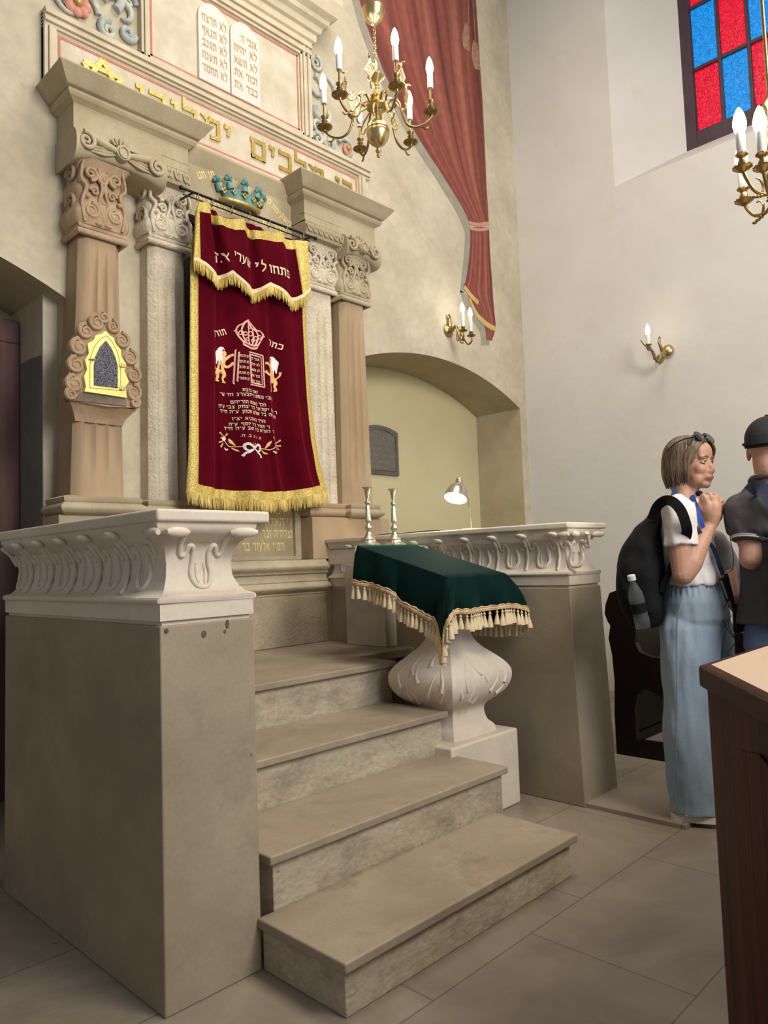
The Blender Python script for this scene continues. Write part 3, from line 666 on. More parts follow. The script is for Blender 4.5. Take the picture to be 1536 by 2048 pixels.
for k, (a, zz) in enumerate(((8, .02), (50, .045), (90, .052), (130, .045), (172, .02))):
    a = math.radians(a); x = cx-.178*math.cos(a); y = YL-.012-.055*math.sin(a); z0 = 3.585+zz*.6
    tube(bm, [(cx-.150*math.cos(a), y+.004, z0-.05), (x, y, z0-.01)], [.026, .012], 8); ball(bm, (x, y-.002, z0+.016), .022, 10); ball(bm, (x-.016, y, z0+.004), .014, 8); ball(bm, (x+.016, y, z0+.004), .014, 8)
cr = obj('crown_relief', bm, 'verdigris', ln, smooth=60, label='blue-green painted crown relief')
bm = bmesh.new()
tube(bm, [(cx-.135*math.cos(PI*k/16), YL-.010-.058*math.sin(PI*k/16), 3.497-.012*math.sin(PI*k/16)) for k in range(17)], .016, 8)
for a, s in ((25, 1.2), (60, 1), (90, 1.2), (120, 1), (155, 1.2)):
    a = math.radians(a); c = Vector((cx-.146*math.cos(a), YL-.012-.056*math.sin(a), 3.545)); r = .018*s
    for k in range(4): ball(bm, c+Vector((r*.6*math.cos(k*PI/2), -.001, r*.6*math.sin(k*PI/2))), r*.45, 8, (1, .6, 1))
for q in (-1, 1): ball(bm, (cx+q*.155, YL-.025, 3.575), .018, 8)
obj('crown_gilding', bm, 'gold_leaf', cr, smooth=60, label='gilded crown band and jewels')

# ------------------------------------------------------------------ stucco above the ark
YS = 3.83
fz = thing('inscription_frieze', 'long pale stucco frieze with large gold Hebrew letters, star and red outline', 'frieze', (2.69, 3.85, 3.78))
obj('frieze_panel', box(1.479, 3.905, YS+.012, YW, 3.775, 4.20), 'stucco_field', fz)
bm = bmesh.new()
def hmold(bm, x0, x1, za, zb, y=YS, k=4, out=.0):
    h = (zb-za)/k
    for i in range(k):
        o = out+.006+.010*(i % 2)+.003*i; bx(bm, x0, x1, y-o, YW, za+i*h, za+(i+1)*h-.0015)
def vmold(bm, x0, x1, z0, z1, y=YS, k=3):
    h = (x1-x0)/k
    for i in range(k): o = .006+.010*(i % 2); bx(bm, x0+i*h, x0+(i+1)*h-.0015, y-o, YW, z0, z1)
hmold(bm, 1.479, 3.905, 4.118, 4.215, k=5); vmold(bm, 1.479, 1.545, 3.80, 4.118); vmold(bm, 3.79, 3.86, 3.80, 4.118)
bx(bm, 2.3, 3.1, YS-.02, YW, 3.775, 3.812)
obj('molded_frame', bm, 'stucco', fz, bevel=.003)
bm = bmesh.new(); t_ = .013
for a in ((1.556, 3.775, 4.085, 4.085+t_), (1.556, 1.556+t_, 3.80, 4.085), (3.765, 3.765+t_, 3.80, 4.085)): bx(bm, a[0], a[1], YS+.009, YS+.013, a[2], a[3])
bx(bm, 2.30, 3.06, YS+.009, YS+.013, 3.832, 3.843)
obj('red_outline', bm, 'red_line', fz)
bm = bmesh.new()
for s, x0, x1 in (('ימלוכו', 2.00, 2.66), ('מלכים', 2.80, 3.45), ('בי', 3.555, 3.74)):
    bm = bmesh.new(); heb(bm, s, (x0, 3.895), (x1, 3.895), .135, yplane(YS+.012), .035, .012); obj('gold_lettering', bm, 'gold_leaf', fz, smooth=30, label='large gold Hebrew word')
bm = bmesh.new()
sx, sz, R_ = 1.80, 3.945, .125
for r in (0, PI):
    P3 = [(sx+R_*math.sin(r+2*PI*k/3), sz+R_*math.cos(r+2*PI*k/3)) for k in range(3)]
    for k in range(3):
        a, b = P3[k], P3[(k+1) % 3]; tube(bm, [(a[0], YS+.008, a[1]), (b[0], YS+.008, b[1])], .019, 4, flat=1)
obj('gold_star', bm, 'gold_leaf', fz, smooth=30, label='gold six-pointed star')
tp = thing('tablet_panel', 'stucco panel above the frieze with two white tablets of the law', 'panel', (2.69, 3.85, 4.215))
obj('panel_field', box(2.075, 3.345, YS+.012, YW, 4.216, 4.95), 'stucco_field', tp)
bm = bmesh.new(); vmold(bm, 2.034, 2.090, 4.216, 4.95); vmold(bm, 3.245, 3.345, 4.216, 4.90, k=5); hmold(bm, 2.034, 3.345, 4.216, 4.238, k=1); hmold(bm, 2.034, 3.345, 4.815, 4.935, k=5)
prof = [(.01, 4.935), (.03, 4.95), (.035, 5.0), (.055, 5.01), (.07, 5.05), (.10, 5.07), (.11, 5.10), (.15, 5.13), (.17, 5.20), (.18, 5.22), (.18, 5.27), (0, 5.28)]
loft(bm, [[Vector((2.03-o, YW, z)), Vector((2.03-o, YS-o*.9, z)), Vector((3.35+o, YS-o*.9, z)), Vector((3.35+o, YW, z))] for o, z in prof])
obj('molded_frame', bm, 'stucco', tp, bevel=.002, smooth=20)
bm = bmesh.new()
for a in ((2.098, 3.232, 4.246, 4.259), (2.098, 2.110, 4.246, 4.80), (3.220, 3.232, 4.246, 4.80), (2.098, 3.232, 4.79, 4.803)): bx(bm, a[0], a[1], YS+.008, YS+.013, a[2], a[3])
obj('red_outline', bm, 'red_line', tp)
for (x0, x1, lines) in ((2.418, 2.648, ['לא תרצח', 'לא תנאף', 'לא תגנב', 'לא תענה', 'לא תחמד']), (2.656, 2.886, ['אנכי ה׳', 'לא יהיה', 'לא תשא', 'זכור את', 'כבד את'])):
    cx = (x0+x1)/2; r = (x1-x0)/2; poly = [(x0, 4.252), (x1, 4.252)]+[(cx+r*math.cos(PI*k/16), 4.672+r*math.sin(PI*k/16)) for k in range(17)]
    bm = bmesh.new(); prism(bm, poly, 'y', YS-.006, YS+.013); tb = obj('tablet', bm, 'tablet', tp, bevel=.003)
    for i, s in enumerate(lines):
        bm = bmesh.new(); z = 4.645-.083*i; heb(bm, s, (x0+.025+(.05 if i == 0 and x0 > 2.6 else 0), z), (x1-.022, z), .048, yplane(YS-.006), .014, .0015); obj('inscription', bm, 'brown_paint', tb, label='ochre Hebrew line')
def scrolls(name, label, pts, x0, x1, flower):
    t = thing(name, label, 'relief', ((x0+x1)/2, YW, 4.22)); bm = bmesh.new(); y = YW-.012
    bx(bm, x0, x1, YW-.012, YW, 4.217, 4.217+.001)
    for (cx, cz, r, tn, st_, d, w) in pts: tube(bm, [(a, y, b) for a, b in spiral(cx, cz, r, tn, st_, d)], [w, w*.45], 8)
    obj('scrollwork', bm, 'blue_stucco', t, smooth=60)
    fx, fz_, fr = flower; bm = bmesh.new()
    for k in range(8): ball(bm, (fx+fr*.55*math.cos(k*PI/4), y-.01, fz_+fr*.55*math.sin(k*PI/4)), fr*.36, 8, (1, .5, 1))
    f = obj('rosette', bm, 'rose_stucco', t, smooth=60); bm = bmesh.new(); ball(bm, (fx, y-.02, fz_), fr*.3); obj('rosette_heart', bm, 'gold_leaf', f)
scrolls('scroll_relief', 'painted scroll relief with red rosette left of the tablet panel', [(1.665, 4.345, .125, 1.0, 0, 1, .018), (1.665, 4.345, .155, .5, PI*.8, 1, .016), (1.845, 4.285, .055, 1.5, PI*.4, 1, .022), (1.965, 4.325, .045, 1.5, 0, -1, .022), (1.93, 4.42, .12, .7, PI*.9, -1, .026), (1.80, 4.56, .16, .6, -PI*.3, 1, .028), (1.97, 4.52, .05, 1.3, 0, 1, .018)], 1.53, 2.03, (1.665, 4.345, .09))
scrolls('scroll_relief', 'painted scroll relief right of the tablet panel behind the chandelier', [(3.42, 4.84, .06, 1.5, PI*.5, -1, .016), (3.40, 4.65, .10, .8, PI*.5, -1, .022), (3.50, 4.50, .12, .6, PI, 1, .03), (3.42, 4.36, .055, 1.4, 0, 1, .018), (3.42, 4.27, .05, 1.4, PI, -1, .018), (3.53, 4.28, .06, 1.4, PI*.7, 1, .020), (3.70, 4.30, .085, 1.1, PI*.9, -1, .018), (3.50, 4.72, .1, .6, -.3, 1, .02)], 3.36, 3.88, (3.70, 4.30, .05))
# ------------------------------------------------------------------ ark curtain
YC = 3.575
def c7(x, y, yy=3.55): return XZ(360+x*.22456, 600+y*.22456, yy)
def c5v(x, y, yy=3.54): return XZ(370+x*.27995, 320+y*.27995, yy)
_L = [(2.205, 3.275), (2.195, 3.10), (2.175, 2.90), (2.165, 2.60), (2.155, 2.30), (2.145, 2.00), (2.135, 1.80), (2.118, 1.62)]
_R = [(2.985, 3.275), (3.01, 3.10), (3.035, 2.95), (3.035, 2.75), (3.045, 2.50), (3.06, 2.25), (3.09, 2.00), (3.135, 1.80), (3.185, 1.665)]
def lx(z): return float(np.interp(-z, [-p[1] for p in _L], [p[0] for p in _L]))
def rx(z): return float(np.interp(-z, [-p[1] for p in _R], [p[0] for p in _R]))
def fold(s, z):
    k = (3.28-z)/1.66
    a = .018+.032*k
    f = math.sin(2*PI*(2.6*s+.12*k))*.8+.5*math.sin(2*PI*(5.3*s+.3-.2*k))+.35*math.sin(2*PI*(1.1*s+.6+.15*k))
    f += .5*math.exp(-((s-.17+.03*k)/.035)**2)-1.0*math.exp(-((s-.23+.02*k)/.025)**2)-.8*math.exp(-((s-.55-.02*k)/.022)**2)*(1-.5*k)+.7*math.exp(-((s-.60)/.04)**2)
    f += .8*math.exp(-((s-.80-.04*k)/.04)**2)*k
    return a*f*.75
def yc(x, z):
    a, b = lx(z), rx(z); s = (x-a)/(b-a); return YC-fold(s, z)
def cpl(x, z, o): return Vector((x, yc(x, z)-.002-o, z))
def zbot(s): return 1.617+.048*s-.055*math.sin(PI*s)
cu = thing('ark_curtain', 'dark red velvet ark curtain with gold border, fringe and embroidered lions', 'curtain', (2.65, 3.57, 1.60))
def grid(bm, f, s0, s1, t0, t1, ns, nt, thick=0.004):
    A = [[bm.verts.new(f(s0+(s1-s0)*i/ns, t0+(t1-t0)*j/nt, 0)) for i in range(ns+1)] for j in range(nt+1)]
    for j in range(nt):
        for i in range(ns): bm.faces.new((A[j][i], A[j][i+1], A[j+1][i+1], A[j+1][i]))
    if thick:
        B = [[bm.verts.new(f(s0+(s1-s0)*i/ns, t0+(t1-t0)*j/nt, -thick)) for i in range(ns+1)] for j in range(nt+1)]
        for j in range(nt):
            for i in range(ns): bm.faces.new((B[j][i], B[j+1][i], B[j+1][i+1], B[j][i+1]))
        for j in range(nt):
            bm.faces.new((A[j][0], A[j+1][0], B[j+1][0], B[j][0])); bm.faces.new((A[j][ns], B[j][ns], B[j+1][ns], A[j+1][ns]))
        for i in range(ns):
            bm.faces.new((A[0][i], B[0][i], B[0][i+1], A[0][i+1])); bm.faces.new((A[nt][i], A[nt][i+1], B[nt][i+1], B[nt][i]))
def cpt(s, t, o):
    z = 3.275+(zbot(s)-3.275)*t; a, b = lx(z), rx(z); x = a+(b-a)*s; return Vector((x, YC-fold(s, z)-o, z))
bm = bmesh.new(); grid(bm, cpt, .058, .945, 0, .968, 110, 70); obj('velvet_panel', bm, 'velvet_red', cu, smooth=80)
bm = bmesh.new(); grid(bm, lambda s, t, o: cpt(s, t, o+.002), 0, .062, .1, 1, 4, 80); obj('border', bm, 'gold_cloth', cu, smooth=80)
bm = bmesh.new(); grid(bm, lambda s, t, o: cpt(s, t, o+.002), .94, 1, .1, 1, 4, 80); obj('border', bm, 'gold_cloth', cu, smooth=80)
bm = bmesh.new(); grid(bm, lambda s, t, o: cpt(s, t, o+.0035), 0, 1, .965, 1, 100, 3); obj('border', bm, 'gold_cloth', cu, smooth=80)
def fringe(name, f, n, L, parent, m='gold_fringe', w=.0035, seed=1):
    """f(u)->point on hem; strands hang down"""
    rnd = random.Random(seed); bm = bmesh.new()
    for i in range(n):
        u = (i+rnd.random()*.8)/n; p = f(u); q = f(min(1, u+.01)); l = L*(.85+.3*rnd.random()); dx = rnd.uniform(-.3, .3)*.35*l; dy = rnd.uniform(-.012, .008)
        t = (q-p).normalized() if (q-p).length > 0 else Vector((1, 0, 0)); t.z = 0
        pts = [p, p+Vector((dx*.4, dy*.6, -l*.5)), p+Vector((dx, dy, -l))]
        ws = [w, w*1.1, w*.5]
        R = [[c-t*k, c+Vector((0, -.0025, 0)), c+t*k, c+Vector((0, .002, 0))] for c, k in zip(pts, ws)]
        loft(bm, R)
    o = obj(name, bm, m, parent, kind='stuff', smooth=0); return o
fringe('fringe', lambda u: cpt(u, .995, .004), 260, .070, cu)
# embroidery
def ribbon(bm, pts, w, pl=cpl, o=.0025, k=5, sm=True):
    P = [Vector((p[0], 0, p[1])) for p in pts]
    if sm and len(P) > 2: P = smoothpath(P, k)
    n = len(P); ws = [np.interp(i/(n-1), np.linspace(0, 1, len(w)), w) for i in range(n)] if isinstance(w, (list, tuple)) else [w]*n
    L, Rr, Lb, Rb = [], [], [], []
    for i, p in enumerate(P):
        t = (P[min(i+1, n-1)]-P[max(i-1, 0)]).normalized(); nn = Vector((-t.z, 0, t.x))*ws[i]
        for lst, q, oo in ((L, p+nn, o), (Rr, p-nn, o), (Lb, p+nn, 0), (Rb, p-nn, 0)): lst.append(bm.verts.new(pl(q.x, q.z, oo)))
    for i in range(n-1):
        for a, b in ((L, Rr), (Rr, Rb), (Rb, Lb), (Lb, L)): bm.faces.new((a[i], a[i+1], b[i+1], b[i]))
    for i in (0, n-1): bm.faces.new((L[i], Rr[i], Rb[i], Lb[i]))
def R7(bm, pts, w, **k): ribbon(bm, [c7(*p) for p in pts], [x*.00062 for x in (w if isinstance(w, (list, tuple)) else [w, w])], **k)
bm = bmesh.new()
for s, a, b, h in (('זאת נדבת', (553, 812), (700, 833), .017), ('ר׳ צבי מנחם רייכבערג וזו׳ שי׳', (400, 833), (862, 893), .018), ('לזכר נשמת הוריהם', (488, 912), (778, 948), .018),
                   ('ר׳ חיים יקותיאל ב״ר יצחק צבי ע״ה', (392, 942), (910, 1006), .018), ('וזו׳ חיה ב״ר שלום הכהן ע״ה הי״ד', (402, 988), (898, 1046), .018), ('מעיר באכניא יצ״ו', (500, 1062), (775, 1092), .017),
                   ('ר׳ מאיר ב״ר יוסף ע״ה', (480, 1108), (805, 1143), .017), ('וזו׳ העניא ב״ר זאב ע״ה הי״ד', (440, 1142), (862, 1188), .017), ('ת. נ. צ. ב. ה.', (546, 1216), (732, 1240), .014)):
    bm = bmesh.new(); heb(bm, s, c7(*a), c7(*b), h, cpl, .03, .0012); obj('embroidered_lettering', bm, 'thread', cu, smooth=0)
bm = bmesh.new(); heb(bm, 'כתר', c7(815, 378), c7(928, 442), .034, cpl, .03, .0012); obj('embroidered_lettering', bm, 'thread', cu, smooth=0); bm = bmesh.new(); heb(bm, 'תורה', c7(333, 318), c7(462, 288), .034, cpl, .03, .0012)
obj('embroidered_lettering', bm, 'thread', cu, smooth=0, label='pale gold embroidered Hebrew text')
bm = bmesh.new()
R7(bm, [(560, 395), (600, 415), (650, 430), (690, 428)], 10); R7(bm, [(565, 375), (610, 392), (660, 405), (700, 400)], 8); R7(bm, [(560, 395), (565, 375)], 5); R7(bm, [(690, 428), (702, 400)], 5)
for pts in ([(565, 378), (530, 320), (515, 265), (530, 225), (560, 215)], [(585, 385), (560, 320), (550, 260), (575, 205), (605, 190)], [(620, 395), (610, 330), (612, 260), (608, 190)], [(650, 400), (660, 330), (650, 260), (610, 190)],
            [(675, 402), (700, 340), (690, 290), (665, 262), (630, 240)], [(700, 398), (740, 340), (745, 300), (720, 275), (690, 275)], [(560, 215), (580, 195), (606, 180)], [(690, 275), (650, 225), (612, 182)]):
    R7(bm, pts, [9, 7, 6])
for (x, y, r) in ((545, 290, 16), (580, 300, 16), (632, 300, 20), (680, 340, 16), (715, 330, 16), (600, 350, 14), (655, 360, 14), (620, 240, 14)):
    R7(bm, [(x+r*math.cos(a*PI/4), y+r*math.sin(a*PI/4)) for a in range(9)], 5, k=2)
for x, y in ((508, 265), (752, 325), (610, 178)): R7(bm, [(x-6, y), (x+6, y)], 7)
obj('embroidered_crown', bm, 'thread_pink', cu, smooth=0, label='pink-gold embroidered crown')
bm = bmesh.new()
for a, b in (((512, 438), (748, 492)), ((748, 492), (763, 775)), ((763, 775), (503, 735)), ((503, 735), (512, 438)), ((532, 462), (728, 508)), ((728, 508), (742, 755)), ((742, 755), (524, 718)), ((524, 718), (532, 462)), ((618, 480), (628, 735)), ((628, 483), (638, 738))):
    R7(bm, [a, ((a[0]+b[0])/2, (a[1]+b[1])/2), b], 6, sm=False)
obj('embroidered_tablet_frame', bm, 'thread_pink', cu, smooth=0)
bm = bmesh.new()
for i, (a, b) in enumerate(zip(['לא תרצח', 'לא תנאף', 'לא תגנב', 'לא תענה', 'לא תחמד'], ['אנכי ה׳', 'לא יהיה', 'לא תשא', 'זכור את', 'כבד את'])):
    y = 52*i; heb(bm, a, c7(536-i, 502+y-i*1.5), c7(606+i, 520+y-i*1.5), .015, cpl, .035, .0012); heb(bm, b, c7(638+i, 527+y-i*2), c7(712+i*2, 543+y-i*2), .015, cpl, .035, .0012)
obj('embroidered_commandments', bm, 'thread', cu, smooth=0)
def lion(pts_off, fl):
    R8 = lambda bm, p, w, **k: R7(bm, p, [x*1.22 for x in w], **k)
    def t(x, y): return (pts_off+fl*(x-430), y+(90 if fl < 0 else 0)+ (0.10*(x-430) if fl > 0 else -.02*(x-430)))
    bm = bmesh.new(); T = lambda L: [t(*p) for p in L]
    R8(bm, T([(425, 470), (430, 500), (415, 560), (410, 600), (405, 640)]), [18, 26, 30, 28, 24], o=.002)
    R8(bm, T([(430, 515), (460, 500), (480, 480), (503, 470)]), [16, 11, 9, 10], o=.003); R8(bm, T([(430, 560), (462, 578), (485, 565), (503, 540)]), [14, 10, 9, 10], o=.003)
    R8(bm, T([(395, 600), (378, 640), (385, 665), (372, 695)]), [20, 16, 10, 9], o=.003); R8(bm, T([(425, 610), (440, 650), (425, 680), (428, 708)]), [20, 16, 10, 9], o=.0035)
    R8(bm, T([(366, 700), (392, 708)]), [8, 7], o=.003); R8(bm, T([(420, 712), (450, 718)]), [8, 7], o=.0035)
    R8(bm, T([(395, 610), (372, 600), (352, 575), (350, 545)]), [5, 5, 6, 9], o=.002)
    R8(bm, T([(428, 440), (440, 455), (446, 478)]), [14, 17, 10], o=.0042)
    body = obj('embroidered_lion', bm, 'thread_orange', cu, smooth=0, label='orange-gold embroidered lion')
    bm = bmesh.new()
    for k in range(7):
        x = 372+k*8; R7(bm, T([(400+k*3, 415), (x-4, 455), (x, 500), (x+2-(k % 2)*5, 555-(k % 3)*12)]), [5, 7, 7, 3], o=.0032+.0002*k)
    R7(bm, T([(385, 430), (400, 412), (425, 410), (440, 425)]), [6, 9, 8, 4], o=.0045)
    obj('mane', bm, 'thread_white', body, smooth=0, label='white embroidered mane')
lion(430, 1); lion(838, -1)
bm = bmesh.new()
for pts, w in (([(640, 1325), (600, 1285), (572, 1290), (575, 1325), (600, 1345), (640, 1330)], [6, 12, 12, 10, 8, 6]), ([(645, 1325), (685, 1292), (718, 1300), (718, 1335), (690, 1352), (645, 1332)], [6, 12, 12, 10, 8, 6]), ([(635, 1335), (600, 1358), (580, 1362), (562, 1390)], [5, 9, 9, 12]), ([(650, 1335), (690, 1365), (715, 1375), (732, 1405)], [5, 9, 9, 12]),
               ([(440, 1305), (455, 1322), (475, 1318)], [3, 9, 3]), ([(830, 1345), (855, 1362), (880, 1352)], [3, 9, 3])): R7(bm, pts, w)
for cx, cy in ((435, 1225), (880, 1280)):
    for k in range(5): a = 2*PI*k/5; R7(bm, [(cx, cy), (cx+18*math.cos(a), cy+20*math.sin(a))], [8, 11])
fl = obj('embroidered_bow', bm, 'thread_white', cu, smooth=0, label='white embroidered bow with flower garland')
bm = bmesh.new()
for pts, w in (([(440, 1240), (480, 1290), (520, 1300), (575, 1305)], 4), ([(700, 1318), (760, 1325), (820, 1330), (870, 1290)], 4), ([(478, 1225), (492, 1250), (522, 1290)], [4, 16, 4]), ([(818, 1255), (800, 1285), (770, 1318)], [4, 16, 4]), ([(500, 1310), (525, 1330), (545, 1345)], [3, 9, 3]), ([(735, 1335), (760, 1360), (795, 1368)], [3, 9, 3]),
               ([(400, 1165), (412, 1185), (430, 1205)], [8, 4, 4]), ([(470, 1178), (455, 1195), (440, 1210)], [8, 4, 4]), ([(405, 1215), (425, 1220)], [7, 4]), ([(395, 1255), (425, 1245)], [7, 4]), ([(408, 1300), (425, 1262)], [7, 4]), ([(832, 1222), (860, 1245), (880, 1262)], [8, 4, 4]), ([(940, 1238), (915, 1258), (890, 1270)], [8, 4, 4]), ([(945, 1290), (900, 1290)], [7, 4]), ([(930, 1325), (895, 1300)], [7, 4]), ([(905, 1355), (885, 1310)], [7, 4]),
               ([(640, 1320), (605, 1285)], [5, 2]), ([(642, 1320), (628, 1275)], [5, 2]), ([(645, 1320), (655, 1275)], [5, 2]), ([(648, 1322), (680, 1290)], [5, 2])): R7(bm, pts, w)
obj('leaves', bm, 'thread_orange', fl, smooth=0, label='orange-gold leaves')
# valance (short over-curtain)
TOP = [XZ(*p, 3.545) for p in ((387, 425), (392, 409), (404, 405), (413, 407), (420, 420), (427, 433), (440, 439), (462, 440), (484, 439), (492, 452), (500, 462), (512, 465), (540, 466), (560, 466), (569, 477), (585, 481), (608, 486))]
BOT = [XZ(*p, 3.545) for p in ((381, 525), (394, 528), (406, 535), (420, 548), (433, 559), (443, 558), (452, 556), (461, 551), (475, 562), (490, 577), (502, 586), (512, 586), (521, 584), (530, 578), (537, 574), (555, 584), (572, 596), (586, 602), (594, 602), (603, 597), (616, 583))]
def vt(s): n = s*(len(TOP)-1); i = min(int(n), len(TOP)-2); f = n-i; f = f*f*(3-2*f); return TOP[i][0]*(1-f)+TOP[i+1][0]*f, TOP[i][1]*(1-f)+TOP[i+1][1]*f
def vb(s): n = s*(len(BOT)-1); i = min(int(n), len(BOT)-2); f = n-i; return BOT[i][0]*(1-f)+BOT[i+1][0]*f, BOT[i][1]*(1-f)+BOT[i+1][1]*f
def vfold(s, t): return .020*math.sin(2*PI*(3.1*s+.05))*(.6+.5*t)+.010*math.sin(2*PI*(6.3*s+.3*t))+.014*math.exp(-((s-.2)/.04)**2)-.016*math.exp(-((s-.26)/.04)**2)
def vpt(s, t, o):
    a = vt(s); b = vb(s); x = a[0]*(1-t)+b[0]*t; z = a[1]*(1-t)+b[1]*t
    return Vector((x, YC-.044-vfold(s, t)-o, z))
def vpl(x, z, o):
    s, t = .5, .5
    for _ in range(4):
        lo, hi = 0.0, 1.0
        for _ in range(18):
            s = (lo+hi)/2
            if vt(s)[0]*(1-t)+vb(s)[0]*t < x: lo = s
            else: hi = s
        a = vt(s); b = vb(s); t = min(1, max(0, (a[1]-z)/(a[1]-b[1])))
    return Vector((x, YC-.044-vfold(s, t)-o-.002, z))
vl = obj('valance', (lambda b: (grid(b, vpt, .055, .95, .14, .95, 90, 26), b)[1])(bmesh.new()), 'velvet_red', cu, smooth=80)
for a in ((0, .06, 0, 1, 4, 30), (.945, 1, 0, 1, 4, 30), (0, 1, 0, .155, 90, 4)):
    bm = bmesh.new(); grid(bm, lambda s, t, o: vpt(s, t, o+.002), *a); obj('valance_border', bm, 'gold_cloth', vl, smooth=80)
bm = bmesh.new(); grid(bm, lambda s, t, o: vpt(s, t, o+.004), -.0, 1.0, .935, 1.0, 110, 3); obj('valance_braid', bm, 'thread', vl, smooth=80)
fringe('valance_fringe', lambda u: vpt(u, .99, .004), 230, .062, vl, seed=5)
bm = bmesh.new()
for s, a, b, h in (('צד', (212, 718), (300, 738), .050), ('שערי', (336, 712), (470, 778), .050), ('לי', (500, 788), (560, 812), .050), ('פתחו', (592, 812), (760, 848), .050)):
    bm = bmesh.new(); heb(bm, s, c5v(*a), c5v(*b), h, vpl, .035, .0015); obj('valance_lettering', bm, 'thread', vl, smooth=0, label='pale gold embroidered Hebrew word')
# rod and rings
rod = thing('curtain_rod', 'thin black curtain rod with silver rings under the crown lintel', 'curtain rod', (2.62, 3.56, 3.33))
bm = bmesh.new(); tube(bm, [(2.125, 3.56, 3.335), (3.10, 3.56, 3.335)], .0075, 10); ball(bm, (2.12, 3.56, 3.335), .013); ball(bm, (3.105, 3.56, 3.335), .013)
tube(bm, [(2.15, 3.59, 3.318), (3.08, 3.59, 3.318)], .004, 8)
for x in (2.20, 3.07): tube(bm, [(x, 3.56, 3.335), (x, 3.70, 3.345)], .006, 8)
obj('rod', bm, 'black_metal', rod)
for u, v in ((395, 398), (424, 414), (463, 430), (498, 442), (538, 456), (573, 468), (605, 478)):
    x, z = XZ(u, v, 3.56); bm = bmesh.new(); z = 3.320
    tube(bm, [(x+.006*math.sin(a*PI/10), 3.56+.022*math.sin(a*PI/10), z+.024*math.cos(a*PI/10)-.004) for a in range(21)], .0028, 6); obj('ring', bm, 'nickel', rod)

# ------------------------------------------------------------------ painted curtain on the wall (a mural)
mu = thing('painted_drapery', 'mural of a tied red drape painted on the plaster wall', 'mural', (5.2, 3.868, 3.2))
def mural_mat():
    m, nt, b = newmat('mural_red_drape'); L = nt.links
    uv = N(nt, 'ShaderNodeUVMap'); sep = N(nt, 'ShaderNodeMapping'); sep.inputs['Scale'].default_value = (11, .55, 1); L.new(uv.outputs[0], sep.inputs[0])
    n = N(nt, 'ShaderNodeTexNoise'); n.inputs['Scale'].default_value = 1; n.inputs['Detail'].default_value = 4; n.inputs['Distortion'].default_value = .25; L.new(sep.outputs[0], n.inputs['Vector'])
    r = N(nt, 'ShaderNodeValToRGB'); e = r.color_ramp.elements; e[0].position = .32; e[0].color = (.12, .030, .025, 1); e[1].position = .68; e[1].color = (.36, .125, .085, 1); q = e.new(.5); q.color = (.245, .065, .045, 1)
    L.new(n.outputs[0], r.inputs[0]); n2 = N(nt, 'ShaderNodeTexNoise'); n2.inputs['Scale'].default_value = 14; n2.inputs['Detail'].default_value = 6; tc = N(nt, 'ShaderNodeTexCoord'); L.new(tc.outputs['Object'], n2.inputs['Vector'])
    mx = N(nt, 'ShaderNodeMixRGB', blend_type='OVERLAY'); mx.inputs[0].default_value = .35; L.new(r.outputs[0], mx.inputs[1]); L.new(n2.outputs[0], mx.inputs[2]); L.new(mx.outputs[0], b.inputs['Base Color']); b.inputs['Roughness'].default_value = .9
    return m
M['mural'] = mural_mat(); M['mural_gold'] = surf('mural_ochre', (.52, .33, .12), (.60, .42, .17), 16, .9); M['mural_brown'] = surf('mural_rope_brown', (.24, .13, .07), (.42, .25, .15), 22, .9)
M['mural_shade'] = surf('mural_grey_outline', (.27, .25, .20), (.34, .31, .24), 14, .9); M['mural_rope'] = surf('mural_rope_rose', (.50, .24, .17), (.56, .30, .22), 16, .9)
def strip(name, left, right, m, y, n=60, k=24):
    Lp = [XZ(*p, y) for p in left]; Rp = [XZ(*p, y) for p in right]
    def at(P, t):
        S = smoothpath([Vector((p[0], 0, p[1])) for p in P], 8); f = t*(len(S)-1); i = min(int(f), len(S)-2); q = S[i].lerp(S[i+1], f-i); return q.x, q.z
    bm = bmesh.new(); uvl = bm.loops.layers.uv.new('UVMap'); G = []
    SL = [at(Lp, j/n) for j in range(n+1)]; SR = [at(Rp, j/n) for j in range(n+1)]
    for j in range(n+1):
        G.append([bm.verts.new((SL[j][0]*(1-i/k)+SR[j][0]*i/k, y, SL[j][1]*(1-i/k)+SR[j][1]*i/k)) for i in range(k+1)])
    for j in range(n):
        for i in range(k):
            f = bm.faces.new((G[j][i], G[j][i+1], G[j+1][i+1], G[j+1][i]))
            for l, (a, b_) in zip(f.loops, ((i, j), (i+1, j), (i+1, j+1), (i, j+1))): l[uvl].uv = (a/k, b_/n)
    return obj(name, bm, m, mu, smooth=0)
Lr = [(712, -30), (719, 0), (733, 49), (750, 95), (770, 148), (795, 195), (819, 244), (854, 303), (879, 340), (905, 382), (925, 415), (939, 446)]
Rr = [(950, -30), (952, 0), (956, 60), (960, 130), (965, 200), (968, 260), (971, 320), (973, 370), (975, 400), (976, 420), (977, 435), (978, 448)]
strip('painted_shadow_edge', [(a-13, b+8) for a, b in Lr]+[(930, 470), (927, 520), (920, 585)], Lr+[(941, 470), (939, 520), (930, 585)], 'mural_shade', YW-.0012, k=3)
strip('painted_drape', Lr, Rr, 'mural', YW-.0025)
strip('painted_shadow_edge', [(920, 580), (925, 600), (945, 640), (960, 665), (962, 690)], [(935, 590), (950, 612), (965, 640), (980, 660), (978, 690)], 'mural_shade', YW-.0012, k=3)
strip('painted_drape', [(940, 454), (941, 480), (938, 520), (932, 560), (928, 575), (945, 605), (962, 635), (970, 655), (974, 680)], [(978, 454), (979, 480), (981, 520), (984, 560), (986, 590), (988, 615), (990, 635), (991, 655), (984, 681)], 'mural', YW-.003, k=16)
wp = yplane(YW-.0035)
